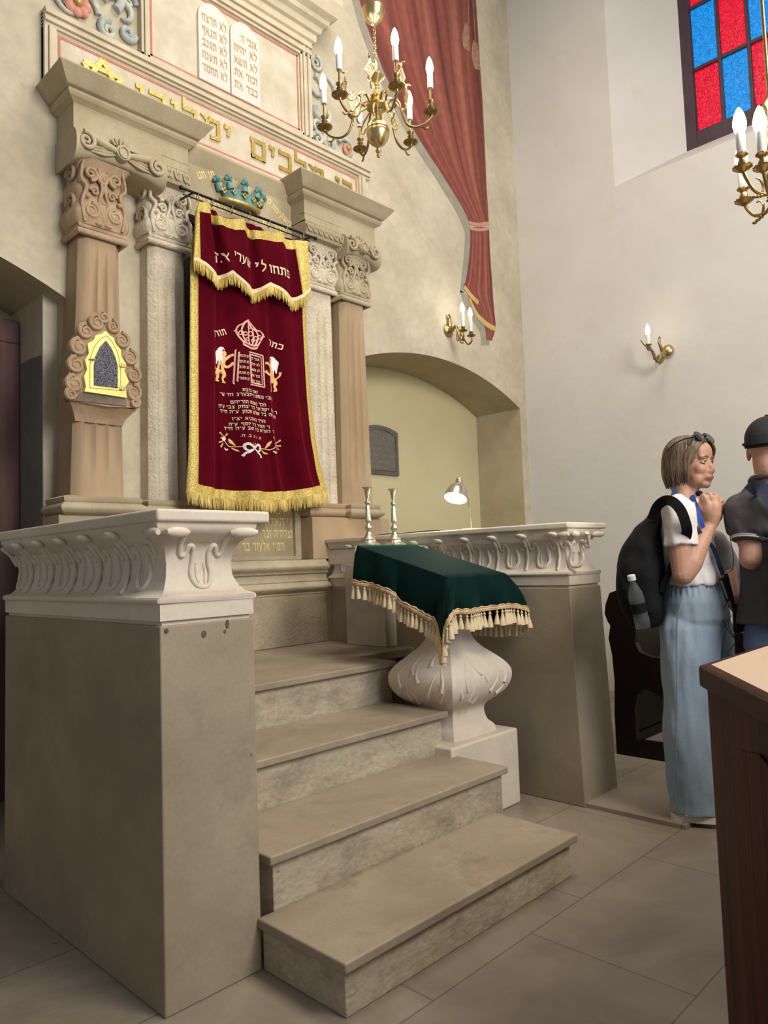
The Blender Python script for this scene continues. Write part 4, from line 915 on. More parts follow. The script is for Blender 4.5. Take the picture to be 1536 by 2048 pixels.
def RW(name, items, m):
    bm = bmesh.new()
    for pts, w in items: ribbon(bm, [XZ(*p, YW) for p in pts], w, pl=wp, o=.001)
    obj(name, bm, m, mu, smooth=0)
RW('painted_hem', [([(928, 573), (940, 590), (956, 606)], [.018, .024, .022]), ([(939, 597), (950, 625), (965, 642), (978, 652), (990, 658)], [.012, .022, .026, .026, .024])], 'mural_gold')
RW('painted_rope', [([(937, 445), (955, 449), (978, 446)], .014), ([(938, 456), (957, 460), (978, 457)], .014)], 'mural_rope')
RW('painted_tassel', [([(936, 0), (936, 50)], .006), ([(934, 50), (931, 80), (933, 100)], [.03, .055, .05]), ([(945, 0), (950, 82)], .006), ([(950, 84), (950, 115), (955, 140)], [.03, .06, .05])], 'mural_brown')
# ------------------------------------------------------------------ brass-framed niche on the left column
def k1(x, y, yy=3.61): return XZ(80+x*.2441, 560+y*.2441, yy)
nb = thing('column_niche', 'scroll-carved stone niche with yellow brass pointed door on the left column', 'wall niche', (1.70, 3.65, 2.05))
bm = bmesh.new()
out = [k1(*p) for p in ((240, 930), (250, 800), (265, 640), (285, 500), (340, 420), (400, 370), (470, 320), (560, 320), (620, 380), (680, 470), (740, 580), (790, 700), (800, 840), (828, 1042), (560, 1030), (300, 985))]
prism(bm, out, 'y', 3.635, 3.72)
yF = 3.632
for (x, y, r, d) in ((475, 345, 62, 1), (605, 375, 52, -1), (385, 415, 58, 1), (680, 490, 62, -1), (328, 545, 66, 1), (745, 630, 64, -1), (305, 690, 64, 1), (775, 775, 62, -1), (290, 845, 66, 1), (775, 920, 66, -1), (265, 930, 45, 1), (790, 1000, 40, -1), (530, 300, 50, 1)):
    cx, cz = k1(x, y); R = r*.00076; ball(bm, (cx, yF+.006, cz), R, 12, (1, .42, .95))
    tube(bm, [(a, yF-.010, b) for a, b in spiral(cx, cz, R*.88, 1.7, start=PI/2, d=d)], [.011, .006], 6)
z0 = k1(300, 985)[1]
rings = []
for t in range(7):
    f = t/6; o = .055*f**1.6; rings.append([Vector(p) for p in ((1.575-o*.9, 3.72, z0-.085+.085*f), (1.575-o*.9, 3.70-o*1.0, z0-.085+.085*f), (1.83+o, 3.70-o*1.0, z0-.085+.085*f), (1.83+o, 3.72, z0-.085+.085*f))])
loft(bm, rings)
obj('carved_frame', bm, 'cap_brown', nb, smooth=50)
bm = bmesh.new(); prism(bm, [k1(*p) for p in ((345, 912), (720, 965), (725, 1030), (300, 985))], 'y', 3.628, 3.66); obj('sill', bm, surf('sooty_sill', (.12, .10, .075), (.24, .20, .14), 12, .8), nb, bevel=.003)
bm = bmesh.new(); prism(bm, [k1(*p) for p in ((366, 912), (378, 870), (362, 785), (388, 730), (370, 650), (402, 600), (392, 520), (440, 492), (458, 450), (502, 442), (540, 415), (572, 452), (606, 470), (622, 520), (665, 568), (668, 625), (710, 690), (695, 745), (732, 832), (704, 872), (714, 965))], 'y', 3.612, 3.64)
bp_ = obj('brass_plate', bm, 'brass_plate', nb, bevel=.0015)
bm = bmesh.new()
door = [k1(*p) for p in ((410, 882), (410, 700), (418, 620), (450, 540), (500, 480), (543, 455), (590, 500), (632, 580), (655, 660), (662, 740), (663, 906))]
for i in range(len(door)):
    a, b = door[i], door[(i+1) % len(door)]; tube(bm, [(a[0], 3.6115, a[1]), (b[0], 3.6115, b[1])], .0012, 5)
obj('door_outline', bm, 'stain', bp_)
bm = bmesh.new(); prism(bm, [k1(*p) for p in ((442, 862), (442, 700), (452, 630), (490, 550), (540, 495), (585, 560), (615, 630), (635, 700), (636, 886))], 'y', 3.608, 3.62)
m, nt, b = newmat('hammered_grey_glass'); b.inputs['Base Color'].default_value = (.10, .105, .14, 1); b.inputs['Roughness'].default_value = .12
tc = N(nt, 'ShaderNodeTexCoord'); v = N(nt, 'ShaderNodeTexVoronoi'); v.inputs['Scale'].default_value = 190; nt.links.new(tc.outputs['Object'], v.inputs[0]); bp = N(nt, 'ShaderNodeBump'); bp.inputs['Strength'].default_value = 1; bp.inputs['Distance'].default_value = .01
nt.links.new(v.outputs[0], bp.inputs['Height']); nt.links.new(bp.outputs[0], b.inputs['Normal']); rr = N(nt, 'ShaderNodeValToRGB'); rr.color_ramp.elements[0].color = (.55, .56, .62, 1); rr.color_ramp.elements[1].color = (.07, .07, .10, 1); rr.color_ramp.elements[1].position = .7; nt.links.new(v.outputs[0], rr.inputs[0]); nt.links.new(rr.outputs[0], b.inputs['Base Color'])
obj('glass_pane', bm, m, nb)
for x, y in ((672, 700), (672, 888)):
    c = k1(x, y); bm = bmesh.new(); bx(bm, c[0]-.014, c[0]+.016, 3.604, 3.612, c[1]-.009, c[1]+.009); tube(bm, [(c[0]-.003, 3.604, c[1]-.012), (c[0]-.003, 3.604, c[1]+.012)], .003, 8); obj('hinge', bm, 'brass', nb, bevel=.001)
c = k1(425, 655); bm = bmesh.new(); tube(bm, [(c[0]-.018, 3.604, c[1]), (c[0]+.010, 3.604, c[1]+.002)], .003, 6); ball(bm, (c[0]+.004, 3.603, c[1]+.001), .006); obj('latch', bm, 'brass_dark', nb)

# ------------------------------------------------------------------ lectern
lt = thing('stone_lectern', 'white stone lectern on a bulbous carved pedestal under the green velvet cloth', 'lectern', (2.85, 2.40, 0))
bm = bmesh.new(); bx(bm, 2.585, 3.100, 2.146, 2.63, 0, .362); obj('plinth', bm, M['white_stone'], lt, bevel=.010)
CX, CY, KY = 2.845, 2.352, .86
VP = [(.362, .165), (.385, .160), (.40, .150), (.415, .134), (.445, .124), (.475, .122), (.495, .130), (.51, .150), (.535, .185), (.565, .212), (.60, .229), (.635, .234), (.665, .228), (.70, .203), (.735, .165), (.77, .125), (.81, .094), (.86, .078), (.92, .075), (1.0, .09), (1.08, .12)]
_vs = smoothpath([Vector((p[1], 0, p[0])) for p in VP], 8)
def vh(z): return float(np.interp(z, [p.z for p in _vs], [p.x for p in _vs]))
bm = bmesh.new(); rings = []
zs = sorted(set([p[0] for p in VP]+[.362+i*.012 for i in range(60)]))
for z in zs:
    h = vh(z); ring = []; b = 1.0+.05*min(1, h/.2)
    for sx, sy, ex, ey in ((-1, -1, 1, -1), (1, -1, 1, 1), (1, 1, -1, 1), (-1, 1, -1, -1)):
        for i in range(8):
            t = i/8; x = sx+(ex-sx)*t; y = sy+(ey-sy)*t; bul = .05*h*(1-(2*t-1)**2)*4*.35
            nx, ny = (0, sy) if sy == ey else (sx, 0)
            ring.append(Vector((CX+x*h+nx*bul, CY+(y*h+ny*bul)*KY, z)))
    rings.append(ring)
loft(bm, rings)
def vf(side, s, z, o):
    h = vh(z); bul = .05*h*(1-s*s)*1.4
    return Vector((CX+s*h, CY-(h+bul)*KY-o, z)) if side == 'f' else Vector((CX-h-bul-o, CY-s*h*KY, z))
DROPS = [((-.55, .60), (-.62, .66), (-.5, .72)), ((-.72, .57), (-.75, .60), (-.68, .63)), ((-.1, .66), (-.3, .70), (-.28, .76)), ((.05, .63), (-.05, .67), (-.1, .72)), ((.35, .70), (.3, .73), (.35, .765)), ((-.45, .545), (-.40, .58), (-.32, .64)), ((.25, .57), (.40, .62), (.55, .68)), ((.70, .60), (.75, .65), (.65, .71)), ((-.25, .53), (-.2, .56), (-.25, .59)), ((.6, .55), (.72, .58), (.8, .62))]
dr = bmesh.new()
for side in ('f', 'l'):
    for k, d_ in enumerate(DROPS):
        P = smoothpath([(a, 0, z) for a, z in d_], 6); tube(dr, [vf(side, p.x, p.z, -.003) for p in P], [.013, .009, .0055, .003], 8)
pd = obj('bulbous_pedestal', bm, 'white_stone', lt, smooth=35)
obj('teardrop_carving', dr, 'white_stone', pd, smooth=60)
bm = bmesh.new(); zb, zf = 1.262, 1.108
loft(bm, [[Vector(p) for p in ((2.61, 2.16, zf-.05), (3.05, 2.16, zf-.05), (3.05, 2.78, zb-.06), (2.61, 2.78, zb-.06))], [Vector(p) for p in ((2.61, 2.16, zf), (3.05, 2.16, zf), (3.05, 2.66, zb), (2.61, 2.66, zb))]])
obj('sloping_desk', bm, 'white_stone', lt, bevel=.004)
obj('table_slab', box(2.714, 3.222, 2.785, 3.085, 1.197, 1.282), M['white_stone'], lt, bevel=.004)
obj('support_post', box(3.125, 3.220, 3.06, 3.40, .703, 1.196), surf('grey_post_stone', (.40, .36, .31), (.48, .44, .38), 5, .8, bump=.1), lt, bevel=.004)
gs = obj('glass_sheet', box(2.706, 3.19, 2.775, 3.075, 1.2825, 1.2875), 'glass_edge', None, 'thin green-edged glass sheet on the white stone table slab', 'glass sheet')
# cloth
cl = thing('velvet_cloth', 'dark green velvet cloth with braid and cream tassels draped over the lectern', 'cloth', (2.84, 2.40, 1.1))
zt_ = 1.283; zfz = 1.122
A_, B_, C_, D_ = Vector((2.605, 2.74, zt_+.006)), Vector((2.600, 2.145, zfz)), Vector((3.055, 2.145, zfz)), Vector((3.06, 2.74, zt_+.006))
tops, bots = [], []
seq = [(A_, Q(709, 1166, 'x', 2.575)), (A_.lerp(B_, .10), Q(722, 1171, 'x', 2.560)), (A_.lerp(B_, .25), Q(750, 1176, 'x', 2.580)), (A_.lerp(B_, .42), Q(778, 1188, 'x', 2.545)), (A_.lerp(B_, .55), Q(800, 1207, 'x', 2.575)), (A_.lerp(B_, .72), Q(828, 1224, 'x', 2.545)), (A_.lerp(B_, .88), Q(853, 1238, 'x', 2.560)), (A_.lerp(B_, .97), Q(872, 1252, 'x', 2.545)),
       (B_, Q(885, 1300, 'y', 2.095)), (B_.lerp(C_, .04), Q(889, 1268, 'y', 2.07)), (B_.lerp(C_, .12), Q(899, 1240, 'y', 2.06)), (B_.lerp(C_, .2), Q(912, 1228, 'y', 2.085)), (B_.lerp(C_, .38), Q(940, 1227, 'y', 2.055)), (B_.lerp(C_, .55), Q(972, 1222, 'y', 2.09)), (B_.lerp(C_, .72), Q(1003, 1217, 'y', 2.06)), (B_.lerp(C_, .88), Q(1032, 1217, 'y', 2.08)),
       (C_, Q(1052, 1228, 'y', 2.10)), (C_.lerp(D_, .12), Vector((3.175, 2.17, .880))), (C_.lerp(D_, .35), Vector((3.165, 2.32, .868))), (C_.lerp(D_, .6), Vector((3.15, 2.50, .90))), (D_, Vector((3.10, 2.70, 1.02)))]
S = 6
TT = smoothpath([a for a, b in seq], S); BB = smoothpath([b for a, b in seq], S); n = len(TT)
def cloth(i, t, o=0):
    a, b = TT[i], BB[i]; p = a.lerp(b, t)
    out = Vector((b.x-a.x, b.y-a.y, 0)); L = out.length
    p = Vector((a.x+(b.x-a.x)*math.sin(t*PI/2)**1.0, a.y+(b.y-a.y)*math.sin(t*PI/2), p.z+.010*math.sin(PI*t)))
    c = Vector((2.83, 2.42, 0)); nrm = Vector((p.x-c.x, p.y-c.y, 0)).normalized()
    return p+nrm*(.010*math.sin(i*.55)*t+.006*math.sin(i*.21+1)*t+o)
bm = bmesh.new(); K = 16
G = [[bm.verts.new(cloth(i, k/K)) for i in range(n)] for k in range(K+1)]
for k in range(K):
    for i in range(n-1): bm.faces.new((G[k][i], G[k][i+1], G[k+1][i+1], G[k+1][i]))
cen = [G[0][i] for i in range(n)]
bc = bm.verts.new((2.83, 2.50, 1.2235)); m_ = 6
inner = []
for r in range(1, m_):
    inner.append([bm.verts.new(TT[i].lerp(Vector((2.83, 2.50, 1.2235)), r/m_)) for i in range(n)])
lv = [cen]+inner
for a, b in zip(lv[:-1], lv[1:]):
    for i in range(n-1): bm.faces.new((a[i], b[i], b[i+1], a[i+1]))
    bm.faces.new((a[n-1], b[n-1], b[0], a[0]))
for i in range(n-1): bm.faces.new((lv[-1][i], bc, lv[-1][i+1]))
bm.faces.new((lv[-1][n-1], bc, lv[-1][0]))
co = obj('velvet', bm, 'velvet_green', cl, smooth=50); sd = co.modifiers.new('s', 'SOLIDIFY'); sd.thickness = .004; sd.offset = 0
bm = bmesh.new()
for t0, rr_ in ((.955, .0055), (.985, .0048)):
    tube(bm, [cloth(i, t0, .004)+Vector((0, 0, 0)) for i in range(n)], rr_, 6)
G = [[bm.verts.new(cloth(i, t, .0045)) for i in range(n)] for t in (.90, .95, 1.0)]
for k in range(2):
    for i in range(n-1): bm.faces.new((G[k][i], G[k][i+1], G[k+1][i+1], G[k+1][i]))
tube(bm, [cloth(i, .90, .004)+Vector((0, 0, .003*math.sin(i*1.9))) for i in range(n)], .0035, 6)
obj('braid', bm, 'braid', cl, smooth=60)
bm = bmesh.new(); P = [A_+Vector((-.004, 0, 0)), A_.lerp(Q(709, 1166, 'x', 2.575), .5), Q(709, 1166, 'x', 2.572)]; tube(bm, smoothpath(P, 5), .006, 6); obj('braid', bm, 'braid', cl)
tprof = [(.0015, 0), (.0022, -.006), (.006, -.010), (.0065, -.015), (.003, -.018), (.0055, -.022), (.0062, -.027), (.0095, -.040), (.0125, -.056), (.0135, -.068), (.0105, -.069), (0, -.064)]
bm = bmesh.new(); lathe(bm, tprof, (0, 0, 0), 12, scal=lambda a, r, h: 1+.10*math.sin(a*6) if h < -.03 else 1)
tm = finish(bm, M['tassel'], 60)
cum = [0]
for i in range(1, n): cum.append(cum[-1]+(BB[i]-BB[i-1]).length)
T_ = int(cum[-1]/.0275); first = None
for k in range(T_+1):
    d_ = cum[-1]*k/T_; i = max(j for j in range(n) if cum[j] <= d_+1e-9); i = min(i, n-2); f = (d_-cum[i])/(cum[i+1]-cum[i]); p = cloth(i, 1, .002).lerp(cloth(i+1, 1, .002), f)
    o = bpy.data.objects.new('tassel', tm); COL.objects.link(o); o.parent = cl; o.location = p-ORG[cl.name]; o.rotation_euler = (random.uniform(-.07, .07), random.uniform(-.07, .07), random.random()*6)
    s_ = random.uniform(.98, 1.16); o.scale = (s_, s_, s_)

# ------------------------------------------------------------------ candlesticks
def candlestick(loc, label):
    t = thing('candlestick', label, 'candlestick', loc, 'silver candlesticks on the lectern slab'); c = loc
    pr = [(0, .004), (.050, .004), (.062, .008), (.064, .012), (.054, .020), (.046, .024), (.040, .030), (.037, .036), (.040, .042), (.036, .047), (.024, .055), (.017, .066), (.012, .078), (.0105, .088), (.016, .095), (.020, .103), (.020, .110), (.013, .118), (.0085, .126), (.010, .133), (.0125, .137)]
    bm = bmesh.new(); lathe(bm, pr, c, 48, scal=lambda a, r, h: 1+(.06*math.cos(a*8) if h < .015 and r > .03 else (.03*math.cos(a*16) if h < .06 else 0)))
    for k in range(8):
        a = k*PI/4; ball(bm, (c[0]+.055*math.cos(a), c[1]+.055*math.sin(a), c[2]+.007), .007, 8)
    obj('foot', bm, 'silver', t, smooth=50)
    bm = bmesh.new(); lathe(bm, [(0, .137), (.0125, .137), (.0148, .142), (.0150, .148), (.0105, .225), (.0085, .232), (.0115, .236), (.0160, .243), (.0160, .249), (.0105, .255), (.008, .262), (.0075, .270)], c, 48, scal=lambda a, r, h: 1+(.08*math.cos(a*10) if .14 < h < .23 else 0)); obj('stem', bm, 'silver', t, smooth=50)
    bm = bmesh.new(); lathe(bm, [(0, .270), (.0085, .270), (.010, .275), (.013, .292), (.015, .310), (.018, .320), (.0285, .330), (.0265, .3305), (.016, .322), (.011, .316), (.010, .300), (0, .299)], c, 48, scal=lambda a, r, h: 1+(.10*math.cos(a*6) if h > .318 and r > .02 else 0)); obj('candle_cup', bm, 'silver', t, smooth=50)
candlestick((2.852, 2.90, 1.2876), 'left tarnished silver candlestick on the lectern slab, nearer the ark curtain')
candlestick((3.058, 2.90, 1.2876), 'right tarnished silver candlestick on the lectern slab, below the dark plaque')

# ------------------------------------------------------------------ plaque in the niche
pq = thing('cast_plaque', 'dark metal memorial plaque with arched top in the yellow niche', 'plaque', (4.47, 4.37, 1.94))
def parch(x0, x1, z0, z1, rise, y0, y1):
    bm = bmesh.new(); pts = [(x0, z0), (x1, z0)]+[(x1-(x1-x0)*i/12, z1+rise*(1-(2*i/12-1)**2)) for i in range(13)]; prism(bm, pts, 'y', y0, y1); return bm
obj('plate', parch(4.245, 4.690, 1.948, 2.325, .045, 4.358, 4.384), 'iron_plaque', pq, bevel=.003)
for i, (a, y) in enumerate(((.018, 4.350), (.036, 4.345))):
    bm = bmesh.new(); pts = [(4.245+a, 1.948+a), (4.690-a, 1.948+a)]+[(4.690-a-(.445-2*a)*k/12, 2.325-a+.045*(1-(2*k/12-1)**2)) for k in range(13)]
    for p, q in zip(pts, pts[1:]+pts[:1]): tube(bm, [(p[0], y+.008, p[1]), (q[0], y+.008, q[1])], .005, 6)
    obj('rim', bm, 'iron_plaque', pq)
bm = bmesh.new(); rn = random.Random(3)
for r in range(5):
    x = 4.31+.02*(r in (0, 4))
    z = 2.265-.055*r
    while x < 4.625-.04*(r in (0, 4)):
        w_ = rn.uniform(.012, .028); bx(bm, x, x+w_, 4.354, 4.359, z, z+.004); bx(bm, x, x+.004, 4.354, 4.359, z-.018, z); bx(bm, x+w_-.004, x+w_, 4.354, 4.359, z-.022, z+.002); x += w_+.009
obj('worn_lettering', bm, surf('worn_bright_metal', (.30, .27, .23), (.34, .31, .27), 20, .45, metal=.4), pq, kind='stuff', smooth=0)

# ------------------------------------------------------------------ desk lamp
def PD(u, v, d): return CAM+ray(u, v)*d
dl = thing('desk_lamp', 'lit metal desk lamp with bell shade on the right parapet', 'lamp', (3.41, 2.62, 1.3665))
lc = Vector((3.41, 2.62, 1.3665)); D0 = (lc-CAM).dot(_f)
bm = bmesh.new(); lathe(bm, [(0, 0), (.058, 0), (.060, .004), (.058, .010), (.012, .013), (0, .013)], lc, 32); obj('base', bm, surf('pale_yellow_base', (.66, .52, .22), (.72, .58, .28), 8, .4), dl)
top = PD(919, 960, D0-.02); st_ = [lc+Vector((.004, 0, .012)), PD(941, 1030, D0), PD(937, 1000, D0), PD(933, 983, D0), PD(926, 974, D0-.01), PD(921, 970, D0-.015)]
bm = bmesh.new(); tube(bm, smoothpath(st_, 6), .0048, 10); obj('gooseneck', bm, 'nickel', dl)
opn = PD(911, 997, D0-.075); ax = (opn-top).normalized()
def ring_at(c, ax, r, n=28):
    a = ax.orthogonal().normalized(); b = ax.cross(a); return [c+(a*math.cos(2*PI*k/n)+b*math.sin(2*PI*k/n))*r for k in range(n)]
L_ = (opn-top).length
bm = bmesh.new(); loft(bm, [ring_at(top+ax*L_*t, ax, r) for t, r in ((.16, .018), (.22, .022), (.32, .034), (.45, .047), (.62, .057), (.82, .064), (1.0, .067), (.99, .065), (.8, .061), (.6, .053), (.4, .038), (.25, .018))], cap=False); obj('shade', bm, 'nickel', dl, smooth=50)
bm = bmesh.new(); loft(bm, [ring_at(top+ax*L_*t, ax, r) for t, r in ((-.06, .010), (-.04, .018), (.02, .021), (.08, .021), (.09, .019), (.11, .022), (.17, .022), (.2, .018))]); obj('cap', bm, 'nickel', dl, smooth=40)
bm = bmesh.new(); ball(bm, top+ax*L_*.66, .040, 16); obj('bulb', bm, 'lamp_bulb', dl)
pl = bpy.data.lights.new('desk_lamp_light', 'POINT'); pl.energy = 6; pl.color = (1, .84, .58); pl.shadow_soft_size = .02; po = bpy.data.objects.new('desk_lamp_light', pl); COL.objects.link(po); po.location = top+ax*L_*1.0
bm = bmesh.new(); P = [(3.30, 3.30, 1.371), (3.32, 3.16, 1.377), (3.28, 3.05, 1.371), (3.25, 2.92, 1.372), (3.27, 2.80, 1.374), (3.33, 2.70, 1.370), (3.39, 2.64, 1.371)]
tube(bm, smoothpath(P, 6), .003, 6); obj('power_cord', bm, 'black_metal', None, 'thin black lamp cord lying along the right parapet top', 'cord')

# ------------------------------------------------------------------ candle bulbs, chandeliers and sconces
def candle(bm_metal, c, k=1.0, rod_=.075, dark=None):
    """metal part below; returns sleeve and bulb bmeshes"""
    pass
def bulbset(t, c, sc, sleeve, glow, r=.0175, warm=True, light=0, tilt=0, sr=.0135):
    c = Vector(c); bm = bmesh.new(); lathe(bm, [(0, 0), (sr*.95, 0), (sr, .003), (sr, sleeve-.004), (sr*.9, sleeve), (0, sleeve)], c, 16); s = obj('candle_sleeve', bm, 'bulb_tube', t)
    bm = bmesh.new(); h = sleeve; H = .082*sc
    lathe(bm, [(0, h), (r*.62, h), (r*.85, h+H*.12), (r, h+H*.30), (r*.96, h+H*.45), (r*.72, h+H*.70), (r*.40, h+H*.88), (r*.12, h+H*.98), (0, h+H)], c, 16); obj('bulb', bm, glow, t, smooth=80)
    if light:
        l = bpy.data.lights.new('bulb_light', 'POINT'); l.energy = light; l.color = (1, .93, .8); l.shadow_soft_size = .03; o = bpy.data.objects.new('bulb_light', l); COL.objects.link(o); o.location = c+Vector((0, 0, h+H*1.25))
ch = thing('brass_chandelier', 'small polished brass chandelier with six candle bulbs hanging before the ark', 'chandelier', tuple(PD(754, 225, 3.4)), None)
O = PD(754, 222, 3.4); er = Vector((_r.x, _r.y, 0)).normalized(); en = -Vector((_f.x, _f.y, 0)).normalized()
def polar(a, r, z): return O+(er*math.cos(a)+en*math.sin(a))*r+Vector((0, 0, z))
bm = bmesh.new()
lathe(bm, [(0, -.225), (.006, -.222), (.010, -.212), (.005, -.205), (.012, -.196), (.014, -.188), (.006, -.180), (.012, -.172), (.020, -.166), (.034, -.155), (.046, -.138), (.053, -.115), (.054, -.100), (.050, -.094), (.053, -.090), (.050, -.080), (.040, -.062), (.024, -.050), (.010, -.044), (.014, -.038), (.010, -.030), (.008, -.020), (.016, -.012), (.010, -.004), (.008, .006), (.012, .010), (.050, .016), (.052, .022), (.048, .026), (.016, .030), (.014, .050), (.028, .058), (.032, .066), (.020, .078), (.012, .084), (.015, .092), (.011, .098), (.015, .106), (.011, .112), (.016, .120), (.014, .128), (.020, .140), (.036, .155), (.040, .160), (.034, .164), (.012, .170), (.010, .185), (.016, .192), (.014, .205), (.008, .215), (.012, .225), (.007, .24), (0, .242)], O, 36)
obj('central_stem', bm, 'brass', ch, smooth=40)
bm = bmesh.new()
for i in range(9):
    z = .248+i*.019; q = i % 2
    tube(bm, [O+Vector((.007*math.cos(a*PI/6)*(1-q), .007*math.cos(a*PI/6)*q, z+.013*math.sin(a*PI/6))) for a in range(13)], .0022, 6)
obj('chain', bm, 'brass', ch)
bm = bmesh.new(); z = .425; lathe(bm, [(0, z-.01), (.012, z-.008), (.016, z), (.034, z+.012), (.046, z+.032), (.053, z+.060), (.055, z+.066), (.050, z+.068), (0, z+.068)], O, 32); tube(bm, [O+Vector((0, 0, z+.06)), O+Vector((0, 0, z+1.6))], .006, 8); obj('canopy', bm, 'brass', ch, smooth=50)
for i in range(6):
    a = math.radians(10+60*i); bm = bmesh.new(); R0 = .250; zc = -.052
    P = [polar(a, .045, .020), polar(a, .075, .045), polar(a, .105, .020), polar(a, .118, -.035), polar(a, .140, -.085), polar(a, .180, -.103), polar(a, .222, -.090), polar(a, R0, zc-.010)]
    tube(bm, smoothpath(P, 6), .0058, 8); P = [polar(a, .200, -.100), polar(a, .222, -.118), polar(a, .236, -.110)]; tube(bm, smoothpath(P, 4), [.005, .003], 6)
    P = [polar(a, .118, -.020), polar(a, .135, .0), polar(a, .128, .018), polar(a, .112, .014)]; tube(bm, smoothpath(P, 5), [.005, .003], 6)
    c = polar(a, R0, zc)
    lathe(bm, [(0, -.014), (.005, -.014), (.008, -.006), (.022, -.002), (.034, .006), (.037, .010), (.032, .011), (.014, .006), (.010, .012), (.014, .020), (.009, .028), (.015, .038), (.010, .046), (.016, .056), (.017, .060), (.008, .062), (.0055, .064), (.0055, .125), (0, .125)], c, 24)
    arm = obj('arm', bm, 'brass_dark', ch, smooth=50); bulbset(arm, c+Vector((0, 0, .122)), 1.0, .070, 'bulb', light=1.5)
    # lattice ornament between the arms
    b_ = a+PI/6; bm = bmesh.new(); P = [polar(b_, .03, .060), polar(b_, .07, .075), polar(b_, .10, .050), polar(b_, .125, .030), polar(b_, .148, .045), polar(b_, .150, .062)]; tube(bm, smoothpath(P, 5), [.005, .004], 6)
    P = [polar(b_, .045, .01), polar(b_, .080, -.02), polar(b_, .10, -.055), polar(b_, .085, -.075), polar(b_, .070, -.055)]; tube(bm, smoothpath(P, 5), [.005, .003], 6)
    w_, h_ = .024, .038; tn = (-er*math.sin(b_)+en*math.cos(b_)); cc = polar(b_, .150, .100)
    for g in range(-2, 3):
        f = g/2.0
        for q in (1, -1):
            p0 = cc+tn*w_*(-.5+f*.5)*q*1.0+Vector((0, 0, h_*(.5+f*.5)))*1; p1 = cc+tn*w_*(.5+f*.5)*q+Vector((0, 0, -h_*(.5-f*.5)))
            tube(bm, [p0, p1], .0018, 5)
    for q1, q2 in (((0, 1), (1, 0)), ((1, 0), (0, -1)), ((0, -1), (-1, 0)), ((-1, 0), (0, 1))): tube(bm, [cc+tn*w_*q1[0]+Vector((0, 0, h_*q1[1])), cc+tn*w_*q2[0]+Vector((0, 0, h_*q2[1]))], .003, 6)
    rd = er*math.cos(b_)+en*math.sin(b_); P = [cc+Vector((0, 0, h_)), cc+Vector((0, 0, h_+.012)), cc+rd*.012+Vector((0, 0, h_+.020)), cc+rd*.022+Vector((0, 0, h_+.016))]; tube(bm, smoothpath(P, 4), [.003, .006, .003], 6); ball(bm, cc-rd*.012+Vector((0, 0, h_+.024)), .0045, 8); tube(bm, [cc+Vector((0, 0, h_+.014)), cc-rd*.012+Vector((0, 0, h_+.022))], .004, 6)
    obj('lattice_ornament', bm, 'brass', ch, smooth=50)
# second chandelier, cut by the right edge of the view
c2_ = thing('bronze_chandelier', 'leafy dark brass chandelier with thick candle bulbs before the coloured window', 'chandelier', tuple(PD(1552, 380, 2.1)))
OC = O = PD(1552, 384, 2.1)
bm = bmesh.new(); lathe(bm, [(0, -.06), (.008, -.05), (.020, -.03), (.024, -.01), (.014, .01), (.018, .03), (.026, .045), (.018, .07), (.010, .09), (.020, .12), (.024, .15), (.012, .18), (.010, .24), (.020, .26), (.008, .28), (.005, .30), (.005, 1.6), (0, 1.6)], O, 20); obj('central_stem', bm, 'brass_dark', c2_, smooth=50)
for a_, dz in ((163, 0), (133, -.028), (62, 0), (15, -.04), (-45, 0), (-110, -.03)):
    a = math.radians(a_); bm = bmesh.new(); R0 = .112; O = OC+Vector((0, 0, dz))
    P = [polar(a, .012, .005), polar(a, .04, -.012), polar(a, .075, -.004), polar(a, .098, .022), polar(a, R0, .048)]; tube(bm, smoothpath(P, 6), [.006, .0055, .005], 8)
    P = [polar(a, .05, -.010), polar(a, .045, .012), polar(a, .055, .030), polar(a, .068, .032)]; tube(bm, smoothpath(P, 5), [.004, .002], 6)
    for k in range(3): ball(bm, polar(a, .055+.012*k, -.018-.003*k), .0075, 8, (1, 1, .6))
    c = polar(a, R0, .05)
    lathe(bm, [(0, -.006), (.008, -.005), (.014, 0), (.024, .006), (.026, .010), (.020, .009), (.010, .008), (.009, .014), (.012, .022), (.010, .030), (.008, .034), (.011, .040), (.017, .044), (.017, .047), (.010, .046), (0, .046)], c, 24, scal=lambda q, r, h: 1+(.07*math.cos(q*12) if r > .015 else 0))
    arm = obj('arm', bm, 'brass_dark', c2_, smooth=50); bulbset(arm, c+Vector((0, 0, .045)), .92, .064, 'bulb', r=.0185, sr=.0125, light=1.0)
